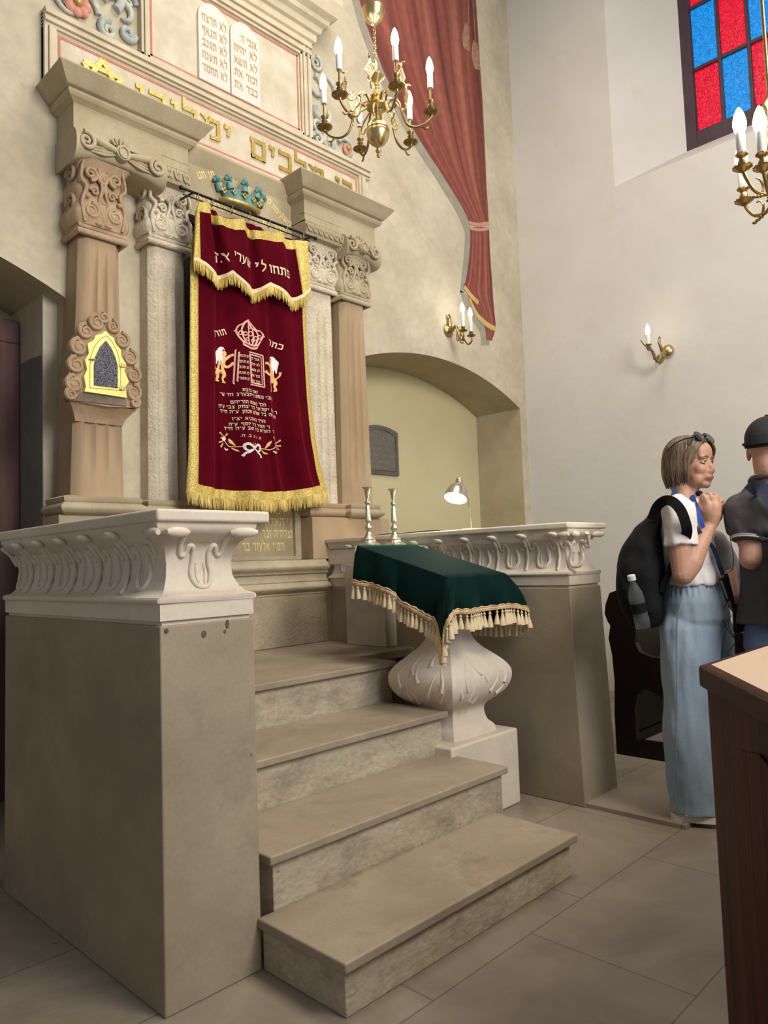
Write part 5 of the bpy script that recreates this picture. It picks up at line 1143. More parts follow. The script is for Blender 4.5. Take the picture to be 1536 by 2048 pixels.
# double sconce on the ark wall
sc_ = thing('double_sconce', 'small brass double-candle wall sconce beside the painted drape', 'sconce', (4.93, 3.87, 3.2))
px_ = Q(899, 660, 'y', 3.85); bm = bmesh.new()
lathe(bm, [(0, 0), (.055, .004), (.058, .012), (.035, .022), (.020, .045), (.022, .055), (0, .06)], (px_.x, 3.868, px_.z), 24, 'y')
tube(bm, [(px_.x, 3.85, px_.z+.03), (px_.x, 3.85, px_.z+.10)], [.022, .016], 8, flat=.5); ball(bm, (px_.x, 3.85, px_.z+.115), .024, 5, (1, .4, 1)); obj('wall_plate', bm, 'brass_dark', sc_, smooth=50)
for (u, v, yo) in ((926, 654, 3.66), (942, 664, 3.60)):
    c = Q(u, v, 'y', yo); bm = bmesh.new(); s0 = Vector((px_.x, 3.82, px_.z-.01))
    P = [s0, s0.lerp(c, .3)+Vector((0, 0, .03)), s0.lerp(c, .5)+Vector((0, 0, -.03)), s0.lerp(c, .78)+Vector((0, 0, -.105)), c+Vector((.005, 0, -.075)), c+Vector((0, 0, -.04))]; tube(bm, smoothpath(P, 6), .007, 8)
    P = [s0.lerp(c, .45)+Vector((0, 0, -.02)), s0.lerp(c, .4)+Vector((0, 0, -.09)), s0.lerp(c, .55)+Vector((0, 0, -.10)), s0.lerp(c, .55)+Vector((0, 0, -.05))]; tube(bm, smoothpath(P, 6), .005, 8)
    lathe(bm, [(0, -.045), (.010, -.042), (.036, -.034), (.038, -.030), (.014, -.030), (.010, -.024), (.018, -.014), (.012, -.006), (.020, 0), (0, .001)], c, 20)
    arm = obj('arm', bm, 'brass_dark', sc_, smooth=50); bulbset(arm, c, 1.0, .125, 'bulb_dim', r=.019, sr=.016, light=.7)
# single sconce on the right wall
s2 = thing('single_sconce', 'single-candle brass wall sconce with round plate on the white right wall', 'sconce', (5.96, 2.48, 2.87))
pz = Q(1334, 702, 'x', 5.96); bm = bmesh.new(); lathe(bm, [(0, 0), (.054, 0), (.056, .010), (.046, .028), (.025, .042), (0, .048)], (5.98, pz.y, pz.z), 28, 'x'); obj('wall_plate', bm, 'brass', s2, smooth=60)
c = Q(1297, 690, 'x', 5.72); bm = bmesh.new(); s0 = Vector((5.93, pz.y, pz.z-.02))
P = [s0, s0.lerp(c, .3)+Vector((0, 0, -.10)), s0.lerp(c, .6)+Vector((0, 0, -.10)), s0.lerp(c, .85)+Vector((0, 0, -.03)), c+Vector((0, 0, -.04))]; tube(bm, smoothpath(P, 6), .010, 8)
P = [s0.lerp(c, .2), s0.lerp(c, .35)+Vector((0, 0, .06)), s0.lerp(c, .3)+Vector((0, 0, .11)), s0.lerp(c, .4)+Vector((0, 0, .09))]; tube(bm, smoothpath(P, 6), [.014, .010, .003], 8)
for k in range(5): p = s0.lerp(c, .2+.12*k)+Vector((0, 0, -.05-.02*(k % 2))); tube(bm, [p, p+Vector((0, .01, -.05))], [.012, .003], 6)
P = [s0.lerp(c, .7)+Vector((0, 0, -.04)), s0.lerp(c, 1.2)+Vector((0, 0, -.02)), s0.lerp(c, 1.45)+Vector((0, 0, .01))]; tube(bm, smoothpath(P, 4), [.008, .003], 6)
lathe(bm, [(0, -.045), (.012, -.042), (.020, -.02), (.014, -.010), (.024, .0), (.024, .006), (0, .006)], c, 20)
arm = obj('arm', bm, 'brass_dark', s2, smooth=50); bulbset(arm, c, 1.1, .085, 'bulb_dim', r=.019, sr=.017, light=.5)
# ------------------------------------------------------------------ people
def skinmat(name, c1, c2):
    m = surf(name, c1, c2, 9, .55, bump=.06, bscale=120); b = m.node_tree.nodes['Principled BSDF']
    b.inputs['Subsurface Weight'].default_value = .12; b.inputs['Subsurface Radius'].default_value = (.012, .005, .003); return m
M['skin'] = skinmat('tanned_skin', (.44, .235, .155), (.50, .28, .19)); M['skin_man'] = skinmat('light_skin', (.50, .27, .20), (.55, .32, .245))
M['lips'] = surf('lips', (.36, .12, .10), (.40, .15, .12), 20, .5)
M['shirt'] = surf('white_cotton', (.64, .61, .59), (.72, .69, .67), 5, .9, bump=1, bscale=11, distort=1)
M['denim'] = surf('light_blue_linen', (.235, .31, .385), (.30, .38, .465), 3, .9, bump=.5, bscale=18, fine=.08, fscale=260, stretch=(1, 1, .5))
M['hair'] = surf('ash_brown_hair', (.028, .017, .011), (.215, .150, .092), 44, .5, stretch=(1, 1, .12), distort=.6)
M['hair_short'] = surf('short_brown_hair', (.12, .08, .055), (.16, .11, .08), 30, .7)
M['grey_knit'] = surf('grey_thin_knit', (.27, .265, .26), (.36, .35, .34), 8, .9, bump=.2, bscale=14)
M['polo'] = surf('charcoal_polo', (.050, .047, .052), (.075, .070, .078), 7, .9, bump=.8, bscale=12)
M['navy'] = surf('navy_strap', (.020, .030, .060), (.035, .045, .085), 10, .8, bump=.2)
M['cap_black'] = surf('black_cap_cotton', (.005, .005, .006), (.010, .010, .011), 12, .85, bump=.2, bscale=80)
M['lan_blue'] = surf('blue_lanyard', (.010, .045, .28), (.015, .065, .36), 20, .6); M['lan_navy'] = surf('navy_lanyard', (.012, .025, .085), (.02, .04, .12), 30, .6)
M['jeans'] = surf('blue_jeans', (.09, .14, .25), (.14, .20, .33), 6, .9, fine=.1, fscale=200)
M['sole'] = surf('white_sole', (.62, .56, .50), (.68, .62, .56), 10, .7); M['shoe'] = surf('tan_pink_shoe', (.45, .28, .20), (.60, .42, .32), 10, .7)
M['black_plastic'] = surf('black_plastic', (.012, .012, .014), (.02, .02, .022), 10, .35); M['dark_lens'] = surf('dark_lens', (.004, .004, .008), (.008, .008, .012), 3, .12, spec=.3)
M['eye_white'] = surf('eye_white', (.62, .58, .54), (.66, .62, .58), 3, .25); M['iris'] = surf('grey_iris', (.04, .05, .05), (.07, .08, .08), 3, .2); M['gold'] = surf('gold_ring', (.8, .6, .3), (.85, .65, .35), 3, .2, metal=1)
ER = Vector((_r.x, _r.y, 0)).normalized(); EF = Vector((_f.x, _f.y, 0)).normalized(); UP = Vector((0, 0, 1))
def ell(bm, c, ax, n=20):
    m = Matrix(((ax[0].x, ax[1].x, ax[2].x, c.x), (ax[0].y, ax[1].y, ax[2].y, c.y), (ax[0].z, ax[1].z, ax[2].z, c.z), (0, 0, 0, 1)))
    bmesh.ops.create_uvsphere(bm, u_segments=n, v_segments=n*2//3, radius=1, matrix=m)
def limb(bm, pts, k=5, n=16, caps=True):
    """pts: (Vector, radius)"""
    P = smoothpath([p for p, r in pts], k); R = [float(np.interp(i/(len(P)-1), np.linspace(0, 1, len(pts)), [r for p, r in pts])) for i in range(len(P))]
    tube(bm, P, R, n)
    if caps: ball(bm, P[0], R[0], 12); ball(bm, P[-1], R[-1], 12)
def oloft(bm, secs, dirA, dirB, n=28, k=4, pw=2.0):
    """torso style loft: secs (center, ra, rb) horizontal sections, interpolated"""
    C = smoothpath([s[0] for s in secs], k); m = len(C)
    A = [float(np.interp(i/(m-1), np.linspace(0, 1, len(secs)), [s[1] for s in secs])) for i in range(m)]; B = [float(np.interp(i/(m-1), np.linspace(0, 1, len(secs)), [s[2] for s in secs])) for i in range(m)]
    rings = []
    for c, a, b in zip(C, A, B):
        ring = []
        for i in range(n):
            t = 2*PI*i/n; x = abs(math.cos(t))**(2/pw)*math.copysign(1, math.cos(t)); y = abs(math.sin(t))**(2/pw)*math.copysign(1, math.sin(t)); ring.append(c+dirA*a*x+dirB*b*y)
        rings.append(ring)
    loft(bm, rings)
def wrinkle(bm, amp, scale, seed=0, zs=1.0):
    bm.normal_update()
    for v in bm.verts:
        p = Vector((v.co.x*scale, v.co.y*scale, v.co.z*scale*zs))+Vector((seed, seed*2, 0)); v.co += v.normal*amp*noise.noise(p)
DW = 3.33
def W(u, v, dd=0.0): return CAM+ray(u, v)*(DW+dd)
# -------- woman
wo = thing('person', 'woman in a white T-shirt and wide pale blue trousers holding a small microphone', 'person', tuple(Vector((W(1395, 1640).x, W(1395, 1640).y, .022))))
FT = (ER*math.cos(math.radians(25))-EF*math.sin(math.radians(25)))   # direction the chest faces
ST = (-EF*math.cos(math.radians(25))-ER*math.sin(math.radians(25)))  # towards her right (near) side
hc = W(1382, 928, 0.0)
HF = (ER*math.cos(math.radians(52))-EF*math.sin(math.radians(52))-UP*.03).normalized(); HS = (-EF*math.cos(math.radians(52))-ER*math.sin(math.radians(52))).normalized(); HU = HF.cross(HS).normalized()
if HU.z < 0: HU = -HU
def H(x, y, z): return hc+HF*x+HS*y+HU*z
bm = bmesh.new()
ell(bm, H(-.014, 0, .028), (HF*.094, HS*.076, HU*.090)); ell(bm, H(.022, 0, -.030), (HF*.066, HS*.060, HU*.086)); ell(bm, H(.012, 0, -.045), (HF*.060, HS*.058, HU*.055))
ell(bm, H(.066, 0, -.098), (HF*.022, HS*.024, HU*.018)); ell(bm, H(.064, 0, .045), (HF*.026, HS*.055, HU*.048))
for q in (1, -1):
    ell(bm, H(.060, q*.036, -.030), (HF*.026, HS*.024, HU*.026)); ell(bm, H(.074, q*.030, .020), (HF*.014, HS*.024, HU*.008)); ell(bm, H(.092, q*.011, -.043), (HF*.011, HS*.008, HU*.008))
    ell(bm, H(.0, q*.076, -.012), (HF*.017, HS*.007, HU*.030)); ell(bm, H(.045, q*.038, -.072), (HF*.03, HS*.022, HU*.03))
limb(bm, [(H(.082, 0, .012), .0085), (H(.092, 0, -.014), .0095), (H(.102, 0, -.036), .0110), (H(.094, 0, -.045), .010)], caps=True)
ell(bm, H(.083, 0, -.066), (HF*.016, HS*.026, HU*.016)); ell(bm, H(.094, 0, -.066), (HF*.008, HS*.021, HU*.0048)); ell(bm, H(.091, 0, -.075), (HF*.009, HS*.018, HU*.0055))
nb_ = W(1366, 1003, 0)
limb(bm, [(H(-.022, 0, -.03), .056), (H(-.020, 0, -.09), .052), (nb_+UP*.01, .056), (nb_-UP*.04, .075)])
shn = nb_+ST*.165-UP*.055+FT*(-.01); shf = nb_-ST*.165-UP*.055
oloft(bm, [(nb_-UP*.01, .05, .06), (nb_-UP*.06, .085, .165), (nb_-UP*.14, .095, .165), (W(1370, 1130), .085, .135), (W(1382, 1200), .09, .14), (W(1386, 1250), .08, .13)], FT, ST)
el = W(1366, 1149, -.20); wr = W(1420, 1052, -.165)
limb(bm, [(shn, .058), (shn.lerp(el, .35), .058), (shn.lerp(el, .7), .052), (el, .043)]); limb(bm, [(el, .045), (el.lerp(wr, .25)+FT*.004, .049), (el.lerp(wr, .55), .041), (el.lerp(wr, .85), .030), (wr, .027), (wr+(wr-el).normalized()*.03, .028)])
# right hand: back towards the camera, fingers curled round the microphone cable
def Hn(u, v, dd): return W(u, v, dd)
limb(bm, [(Hn(1423, 1048, -.165), .026), (Hn(1426, 1030, -.165), .034), (Hn(1427, 1014, -.165), .033)])
limb(bm, [(Hn(1420, 1042, -.155), .026), (Hn(1418, 1020, -.165), .028), (Hn(1417, 1010, -.168), .022)]); limb(bm, [(Hn(1433, 1034, -.155), .024), (Hn(1436, 1018, -.155), .023), (Hn(1438, 1010, -.155), .017)])
for (a, b, c_, d_) in (((1416, 1014, -.172), (1410, 995, -.172), (1405, 991, -.155), (1403, 997, -.135)), ((1425, 1011, -.172), (1422, 992, -.174), (1416, 989, -.150), (1410, 998, -.128)), ((1434, 1012, -.166), (1433, 994, -.168), (1427, 991, -.142), (1419, 1002, -.122)), ((1441, 1017, -.158), (1442, 1001, -.158), (1437, 998, -.135), (1428, 1008, -.118))):
    limb(bm, [(Hn(*a), .0125), (Hn(*b), .0112), (Hn(*c_), .0098), (Hn(*d_), .0085)], n=12)
limb(bm, [(Hn(1411, 1040, -.150), .017), (Hn(1405, 1022, -.150), .0135), (Hn(1402, 1006, -.150), .011), (Hn(1401, 996, -.148), .0088)], n=12)
# far arm, mostly hidden by the grey cardigan
ef_ = W(1452, 1128, .10); wf = W(1466, 1182, .0)
limb(bm, [(shf, .055), (shf.lerp(ef_, .5), .048), (ef_, .040), (ef_.lerp(wf, .6), .032), (wf, .026)])
limb(bm, [(wf, .026), (W(1466, 1194, -.01), .030), (W(1466, 1202, -.015), .026)])
for k in range(4): limb(bm, [(W(1461+3*k, 1202, -.03+.012*k), .010), (W(1462+3*k, 1214, -.03+.012*k), .0095), (W(1466+2*k, 1221, -.02+.012*k), .008)], n=10)
limb(bm, [(W(1459, 1194, -.03), .012), (W(1457, 1206, -.035), .010), (W(1460, 1214, -.035), .008)], n=10)
# legs down to the ankles
for (hp, kn, an) in ((W(1378, 1240, -.09), W(1385, 1420, -.08), W(1390, 1605, -.06)), (W(1412, 1240, .09), W(1425, 1410, .08), W(1432, 1580, .07))):
    limb(bm, [(hp, .066), (hp.lerp(kn, .5), .062), (kn, .052), (kn.lerp(an, .4), .048), (an, .034), (Vector((an.x, an.y, .055)), .034)])
bm = remesh(bm, .0042, 3, .5)
hv = [v for v in bm.verts if (v.co-hc).dot(HU) > -.125 and (v.co-hc).length < .19]
for _ in range(11): bmesh.ops.smooth_vert(bm, verts=hv, factor=.5, use_axis_x=True, use_axis_y=True, use_axis_z=True)
body = obj('body', bm, 'skin', wo, smooth=80)
body.data.materials.append(M['lips'])
L0 = H(.094, 0, -.069)-ORG[wo.name]
for p in body.data.polygons:
    c = p.center; d_ = c-L0
    if abs(d_.dot(HS)) < .021 and abs(d_.dot(HU)) < .0085*(1-abs(d_.dot(HS))/.026) and d_.dot(HF) > -.02 and p.normal.dot(HF) > -.2: p.material_index = 1
for q in (1, -1):
    bm = bmesh.new(); ell(bm, H(.0715, q*.031, .0010), (HF*.0125, HS*.0135, HU*.0070), 16); obj('eye', bm, 'eye_white', wo, smooth=80)
    bm = bmesh.new(); ell(bm, H(.0808, q*.030+.0015, .0010), (HF*.0038, HS*.0062, HU*.0066), 14); obj('iris', bm, 'iris', wo, smooth=80)
    bm = bmesh.new(); tube(bm, smoothpath([H(.079, q*.031-.014, .001), H(.086, q*.031, .0095), H(.076, q*.031+.015, .003)], 5), [.0015, .0030, .0018], 6); tube(bm, smoothpath([H(.079, q*.031-.013, -.001), H(.083, q*.031, -.0065), H(.075, q*.031+.014, -.001)], 5), [.001, .0022, .001], 6); obj('eyelid', bm, 'skin', wo, smooth=80)
    bm = bmesh.new(); tube(bm, smoothpath([H(.089, q*.013, .020), H(.090, q*.030, .026), H(.077, q*.048, .020)], 5), [.0022, .0030, .001], 6, flat=.6); obj('eyebrow', bm, 'hair_short', wo, smooth=80)
# hair: side-parted bob made of thick locks over a cap
bm = bmesh.new(); ell(bm, H(-.022, 0, .034), (HF*.096, HS*.086, HU*.098)); ell(bm, H(-.045, 0, -.03), (HF*.062, HS*.082, HU*.075)); rnd = random.Random(11)
for i in range(230):
    th = rnd.uniform(-PI, PI); a = abs(th); q = 1 if th > 0 else -1; J = lambda: rnd.uniform(-.003, .003)
    if a < 1.15:
        f = a/1.15; e_ = rnd.uniform(-.012, .010)
        P = [H(.020+.035*(1-f)+J(), q*(.004+.012*f), .128-.004*(1-f)), H(.055+.022*(1-f)+J(), q*(.030+.022*f)+J(), .108-.006*(1-f)), H(.062-.024*f+.010*(1-f)+J(), q*(.070+.012*f)+J(), .062), H(.046-.030*f+J(), q*(.092+J()), .010), H(.042-.030*f+J(), q*(.096+J()), -.040), H(.036-.026*f, q*(.085+J()), -.080+e_)]
    else:
        sx, sy = math.cos(th), math.sin(th); zend = -.098+rnd.uniform(-.012, .012); P = []
        for k in range(9):
            t = k/8
            if t < .5: ph = PI*t; r = math.sin(ph); z = .034+.098*math.cos(ph); x = -.014+.106*sx*r; y = .092*sy*r
            else:
                u_ = (t-.5)/.5; z = .034+(zend-.034)*u_; bl = 1+.06*math.sin(PI*u_)-.22*max(0, u_-.6); x = -.014+.106*sx*bl; y = .092*sy*bl
            P.append(H(x+J()*.6, y+J()*.6, z))
    tube(bm, smoothpath(P, 3), [.0015, .0055, .0075, .007, .0055, .0015], 6)
obj('hair', bm, 'hair', wo, smooth=80)
# T-shirt
bm = bmesh.new()
oloft(bm, [(nb_+UP*.002, .062, .075), (nb_-UP*.030, .088, .150), (nb_-UP*.075, .112, .178), (W(1364, 1058), .130, .175), (W(1368, 1095), .130, .165), (W(1374, 1130), .122, .158), (W(1379, 1150), .128, .168), (W(1380, 1163), .130, .172), (W(1380, 1168), .126, .168)], FT, ST, 40, 5)
ell(bm, W(1398, 1072, -.05), (FT*.055, ST*.065, UP*.055)); ell(bm, W(1400, 1072, .07), (FT*.055, ST*.065, UP*.055))
sd_ = (el-shn).normalized(); limb(bm, [(shn+UP*.006, .070), (shn+sd_*.06, .074), (shn+sd_*.115, .072), (shn+sd_*.150, .073)], caps=False); ball(bm, shn+UP*.006, .070, 14)
sf_ = (ef_-shf).normalized(); limb(bm, [(shf, .066), (shf+sf_*.07, .070), (shf+sf_*.15, .066)], caps=False)
bm = remesh(bm, .006, 3, .5); wrinkle(bm, .012, 14, 3, .6); wrinkle(bm, .010, 30, 5, .35)
obj('t_shirt', bm, 'shirt', wo, smooth=80)
# trousers
bm = bmesh.new(); xr = lambda u, v, dd=0: W(u, v, dd)
oloft(bm, [(xr(1380, 1152), .104, .146), (xr(1380, 1172), .116, .158), (xr(1382, 1200), .140, .176), (xr(1386, 1235), .148, .178), (xr(1388, 1268), .120, .15), (xr(1390, 1300), .07, .10)], FT, ST, 40, 5)
nl = [(xr(1382, 1215, -.06), .10, .08), (xr(1382, 1255, -.065), .136, .105), (xr(1381, 1310, -.07), .128, .108), (xr(1382, 1380, -.07), .118, .105), (xr(1383, 1460, -.07), .122, .105), (xr(1389, 1540, -.065), .116, .100), (xr(1394, 1600, -.06), .108, .095), (xr(1396, 1624, -.06), .108, .095)]
fl_ = [(xr(1408, 1215, .09), .09, .08), (xr(1414, 1255, .10), .116, .10), (xr(1418, 1310, .10), .114, .10), (xr(1424, 1380, .10), .110, .10), (xr(1428, 1460, .09), .110, .10), (xr(1432, 1540, .085), .105, .095), (xr(1434, 1592, .08), .10, .09)]
FA = ER; SA = -EF
oloft(bm, nl, FA, SA, 40, 5); oloft(bm, fl_, FA, SA, 40, 5)
bm = remesh(bm, .007, 3, .5)
bm.normal_update()
zw = W(1380, 1160).z
for v in bm.verts:
    p = v.co; az = math.atan2((p-W(1385, 1240)).dot(ER), (p-W(1385, 1240)).dot(EF))
    low = max(0, min(1, (zw-.1-p.z)/.5)); v.co += v.normal*(.010*noise.noise(Vector((p.x*9, p.y*9, p.z*3.2)))*(.5+low)+.007*noise.noise(Vector((p.x*26, p.y*26, p.z*7))))
    if p.z > zw-.075: v.co += v.normal*.0035*math.sin(az*46)*min(1, (p.z-zw+.075)/.03)
tr_ = obj('trousers', bm, 'denim', wo, smooth=80)
bm = bmesh.new(); P = [W(1366, 1176, -.178), W(1361, 1210, -.20), W(1354, 1245, -.205), W(1353, 1300, -.185), W(1354, 1400, -.185), W(1352, 1500, -.178), W(1358, 1600, -.165)]; tube(bm, smoothpath(P, 8), .003, 6); obj('side_seam', bm, surf('seam_blue', (.13, .19, .27), (.16, .22, .30), 5, .9), tr_)
# shoes
for (u0, u1, v0, dd, nm) in ((1346, 1426, 1650, -.06, 0), (1392, 1468, 1622, .08, 1)):
    a = W(u0, v0, dd); b = W(u1, v0+16, dd-.05); a.z = b.z = .022; dr_ = (b-a).normalized(); sdv = dr_.cross(UP); Ls = .245
    sh = obj('shoe', (lambda q: (loft(q, [[a+dr_*(Ls*(t))+sdv*(wd*math.cos(2*PI*k/16))+UP*(max(0.0, hh*(math.sin(2*PI*k/16)*.5+.5))+.026) for k in range(16)] for t, wd, hh in ((0, .012, .03), (.03, .030, .065), (.15, .034, .075), (.35, .034, .070), (.55, .040, .050), (.8, .042, .036), (.95, .032, .026), (1, .010, .010))]), q)[1])(bmesh.new()), 'shoe', wo, smooth=60)
    bm = bmesh.new(); loft(bm, [[a+dr_*(Ls*.5+Ls*.53*math.cos(2*PI*k/28))+sdv*((.040+.004*math.cos(2*PI*k/28))*math.sin(2*PI*k/28))*(1.05)+UP*z for k in range(28)] for z in (.0, .004, .028)]); obj('sole', bm, 'sole', sh, smooth=30)
bm = bmesh.new(); tube(bm, [Hn(1442, 1004, -.158)+(ER*math.cos(a*PI/8)+EF*math.sin(a*PI/8))*.0125+UP*0 for a in range(17)], .0018, 6); obj('finger_ring', bm, 'gold', wo)
# cardigan hanging over the far arm
bm = bmesh.new(); P = [(W(1432, 1080, .10), .045), (W(1442, 1110, .12), .062), (W(1452, 1145, .10), .062), (W(1458, 1175, .07), .056), (W(1462, 1195, .06), .040)]; limb(bm, P)
bm = remesh(bm, .007, 3, .5); wrinkle(bm, .016, 16, 7, .5); obj('cardigan', bm, 'grey_knit', wo, smooth=80)
# -------- things she wears or holds
sg = thing('sunglasses', 'dark sunglasses pushed up on the hair of the woman with the microphone', 'sunglasses', tuple(H(.01, 0, .13)))
for q in (1, -1):
    c = H(.066, q*.037, .112); n_ = (HU*.55+HF*.8).normalized(); u1_ = HS; u2_ = n_.cross(u1_).normalized(); bm = bmesh.new(); loft(bm, [[c+n_*o+(u1_*math.cos(2*PI*k/24)*.035+u2_*math.sin(2*PI*k/24)*.027)*s for k in range(24)] for o, s in ((-.0015, 1), (.0015, 1), (.005, .6))]); obj('lens', bm, 'dark_lens', sg, smooth=60)
    bm = bmesh.new(); tube(bm, [c+(u1_*math.cos(2*PI*k/24)*.036+u2_*math.sin(2*PI*k/24)*.028) for k in range(25)], .0028, 6); obj('rim', bm, 'black_metal', sg)
    bm = bmesh.new(); tube(bm, smoothpath([H(.062, q*.070, .112), H(.0, q*.098, .095), H(-.060, q*.094, .060)], 5), .0028, 6); obj('temple', bm, 'black_metal', sg)
bm = bmesh.new(); tube(bm, [H(.068, .010, .118), H(.072, 0, .121), H(.068, -.010, .118)], .003, 6); obj('bridge', bm, 'black_metal', sg)
mic = thing('microphone', 'small black microphone with thin cable held at the chin of the woman', 'microphone', tuple(W(1403, 990, -.14)))
bm = bmesh.new(); ell(bm, W(1398, 987, -.135), (ER*.016, EF*.014, UP*.013)); obj('foam_head', bm, 'black_cloth', mic, smooth=80)
bm = bmesh.new(); tube(bm, [W(1401, 989, -.136), W(1410, 997, -.140)], [.009, .007], 10); obj('handle', bm, 'black_plastic', mic)
bm = bmesh.new(); P = [W(1410, 997, -.14), W(1432, 1012, -.12), W(1448, 1027, -.15), W(1458, 1048, -.16), W(1461, 1080, -.16), W(1466, 1105, -.15), W(1467, 1128, -.14), W(1463, 1141, -.13), W(1452, 1146, -.12)]; tube(bm, smoothpath(P, 8), .0017, 6)
P = [W(1454, 1204, -.12), W(1446, 1222, -.13), W(1446, 1240, -.14), W(1457, 1262, -.14), W(1471, 1280, -.14), W(1466, 1292, -.14), W(1456, 1305, -.14), W(1460, 1312, -.14)]; tube(bm, smoothpath(P, 8), .0017, 6); tube(bm, smoothpath([W(1463, 1230, -.12), W(1457, 1250, -.13), W(1466, 1270, -.14), W(1480, 1290, -.14)], 6), .0016, 6); obj('cable', bm, 'black_plastic', mic)
ly = thing('lanyard', 'dark and bright blue lanyard straps around the neck of the woman', 'lanyard', tuple(W(1390, 1040, -.15)))
def strap(pts, w, m, par, name, th=.002):
    P = smoothpath(pts, 8); bm = bmesh.new(); rings = []
    for i, p in enumerate(P):
        t = (P[min(i+1, len(P)-1)]-P[max(i-1, 0)]).normalized(); v_ = (p-CAM).normalized(); s_ = t.cross(v_).normalized(); rings.append([p-s_*w-v_*th, p+s_*w-v_*th, p+s_*w+v_*th, p-s_*w+v_*th])
    loft(bm, rings); return obj(name, bm, m, par, smooth=60)
strap([W(1345, 973, -.02), W(1350, 985, -.085), W(1362, 1008, -.150), W(1378, 1036, -.190), W(1395, 1061, -.210)], .011, 'lan_navy', ly, 'dark_strap')
strap([W(1385, 990, -.05), W(1391, 1010, -.13), W(1399, 1033, -.17), W(1406, 1056, -.18)], .009, 'lan_blue', ly, 'bright_strap')
strap([W(1394, 1058, -.200), W(1412, 1080, -.175), W(1426, 1096, -.15), W(1436, 1120, -.14), W(1446, 1150, -.13)], .009, 'lan_navy', ly, 'dark_strap')
rd = thing('radio_transmitter', 'black pocket transmitter hanging at the hip of the woman', 'transmitter', tuple(W(1450, 1180, -.13)))
def slab(pts_uv, dd, th, m, par, name, bev=.003):
    bm = bmesh.new(); a = [W(u, v, dd) for u, v in pts_uv]; b = [W(u, v, dd+th) for u, v in pts_uv]; loft(bm, [a, b]); return obj(name, bm, m, par, bevel=bev)
slab([(1436, 1157), (1450, 1153), (1466, 1199), (1452, 1205)], -.145, .022, 'black_plastic', rd, 'housing'); slab([(1440, 1162), (1444, 1161), (1457, 1197), (1453, 1199)], -.147, .004, surf('grey_label', (.20, .20, .21), (.26, .26, .27), 5, .4), rd, 'side_plate', .0005)
strap([W(1452, 1148, -.15), W(1461, 1185, -.15), W(1468, 1215, -.15)], .008, 'black_cloth', rd, 'wrist_strap')
slab([(1464, 1208), (1474, 1206), (1489, 1225), (1491, 1262), (1472, 1269), (1466, 1262)], -.15, .03, surf('black_patterned_pouch', (.008, .008, .010), (.016, .016, .02), 8, .5), None, 'pouch', .006)
po_ = bpy.data.objects['pouch']; tag(po_, 'small black pouch dangling below the transmitter beside the pale trousers', 'pouch')
# backpack
bk = thing('backpack', 'black backpack on the back of the woman in the white T-shirt', 'backpack', tuple(W(1275, 1258, 0)))
bm = bmesh.new(); oloft(bm, [(W(1318, 1022, -.01), .03, .07), (W(1303, 1052, -.01), .055, .12), (W(1287, 1090, -.01), .085, .145), (W(1280, 1130, -.01), .098, .155), (W(1283, 1175, -.01), .098, .155), (W(1287, 1215, -.01), .088, .150), (W(1292, 1243, -.01), .065, .130), (W(1295, 1252, -.01), .04, .10)], FT, ST, 36, 5, pw=2.8)
bm = remesh(bm, .008, 2, .5); wrinkle(bm, .014, 13, 9, .7); bb_ = obj('pack_body', bm, 'black_cloth', bk, smooth=80)
bm = bmesh.new(); oloft(bm, [(W(1262, 1110, -.03), .02, .07), (W(1256, 1140, -.03), .045, .10), (W(1257, 1180, -.03), .050, .11), (W(1266, 1222, -.03), .04, .10), (W(1272, 1240, -.03), .02, .07)], FT, ST, 30, 5, pw=2.6); obj('front_pocket', bm, 'black_cloth', bk, smooth=80)
strap([W(1304, 1040, -.12), W(1314, 1014, -.15), W(1330, 1001, -.20), W(1346, 1004, -.255), W(1361, 1020, -.265), W(1370, 1042, -.268), W(1374, 1062, -.258), W(1370, 1080, -.215)], .021, 'black_cloth', bk, 'shoulder_strap', .006)
strap([W(1400, 1000, -.03), W(1408, 1012, -.07), W(1413, 1026, -.09)], .014, 'black_cloth', bk, 'shoulder_strap', .005)
strap([W(1346, 1122, -.165), W(1338, 1145, -.165), W(1330, 1165, -.16), W(1324, 1185, -.15)], .013, 'black_cloth', bk, 'lower_strap', .003)
bo = thing('water_bottle', 'clear plastic water bottle with pale cap in the backpack side pocket', 'bottle', tuple(W(1281, 1257, -.17)))
m, nt, b = newmat('clear_plastic'); b.inputs['Transmission Weight'].default_value = .9; b.inputs['Roughness'].default_value = .05; b.inputs['Base Color'].default_value = (.55, .6, .62, 1); b.inputs['IOR'].default_value = 1.12
b0, b1 = W(1287, 1256, -.175), W(1262, 1150, -.185); axb = (b1-b0).normalized(); Lb = (b1-b0).length
def lath2(prof):
    bm = bmesh.new(); loft(bm, [ring_at(b0+axb*Lb*t, axb, r, 20) for t, r in prof]); return bm
obj('bottle_body', lath2([(0, .024), (.02, .031), (.2, .032), (.24, .029), (.28, .032), (.5, .032), (.56, .032), (.68, .028), (.78, .019), (.86, .012), (.92, .012)]), m, bo, smooth=60); obj('cap', lath2([(.90, .016), (.905, .017), (.99, .017), (1.0, .015)]), surf('pale_blue_cap', (.50, .58, .62), (.56, .64, .68), 4, .4), bo)
obj('label_band', lath2([(.30, .0325), (.48, .0325)]), 'black_cloth', bo)

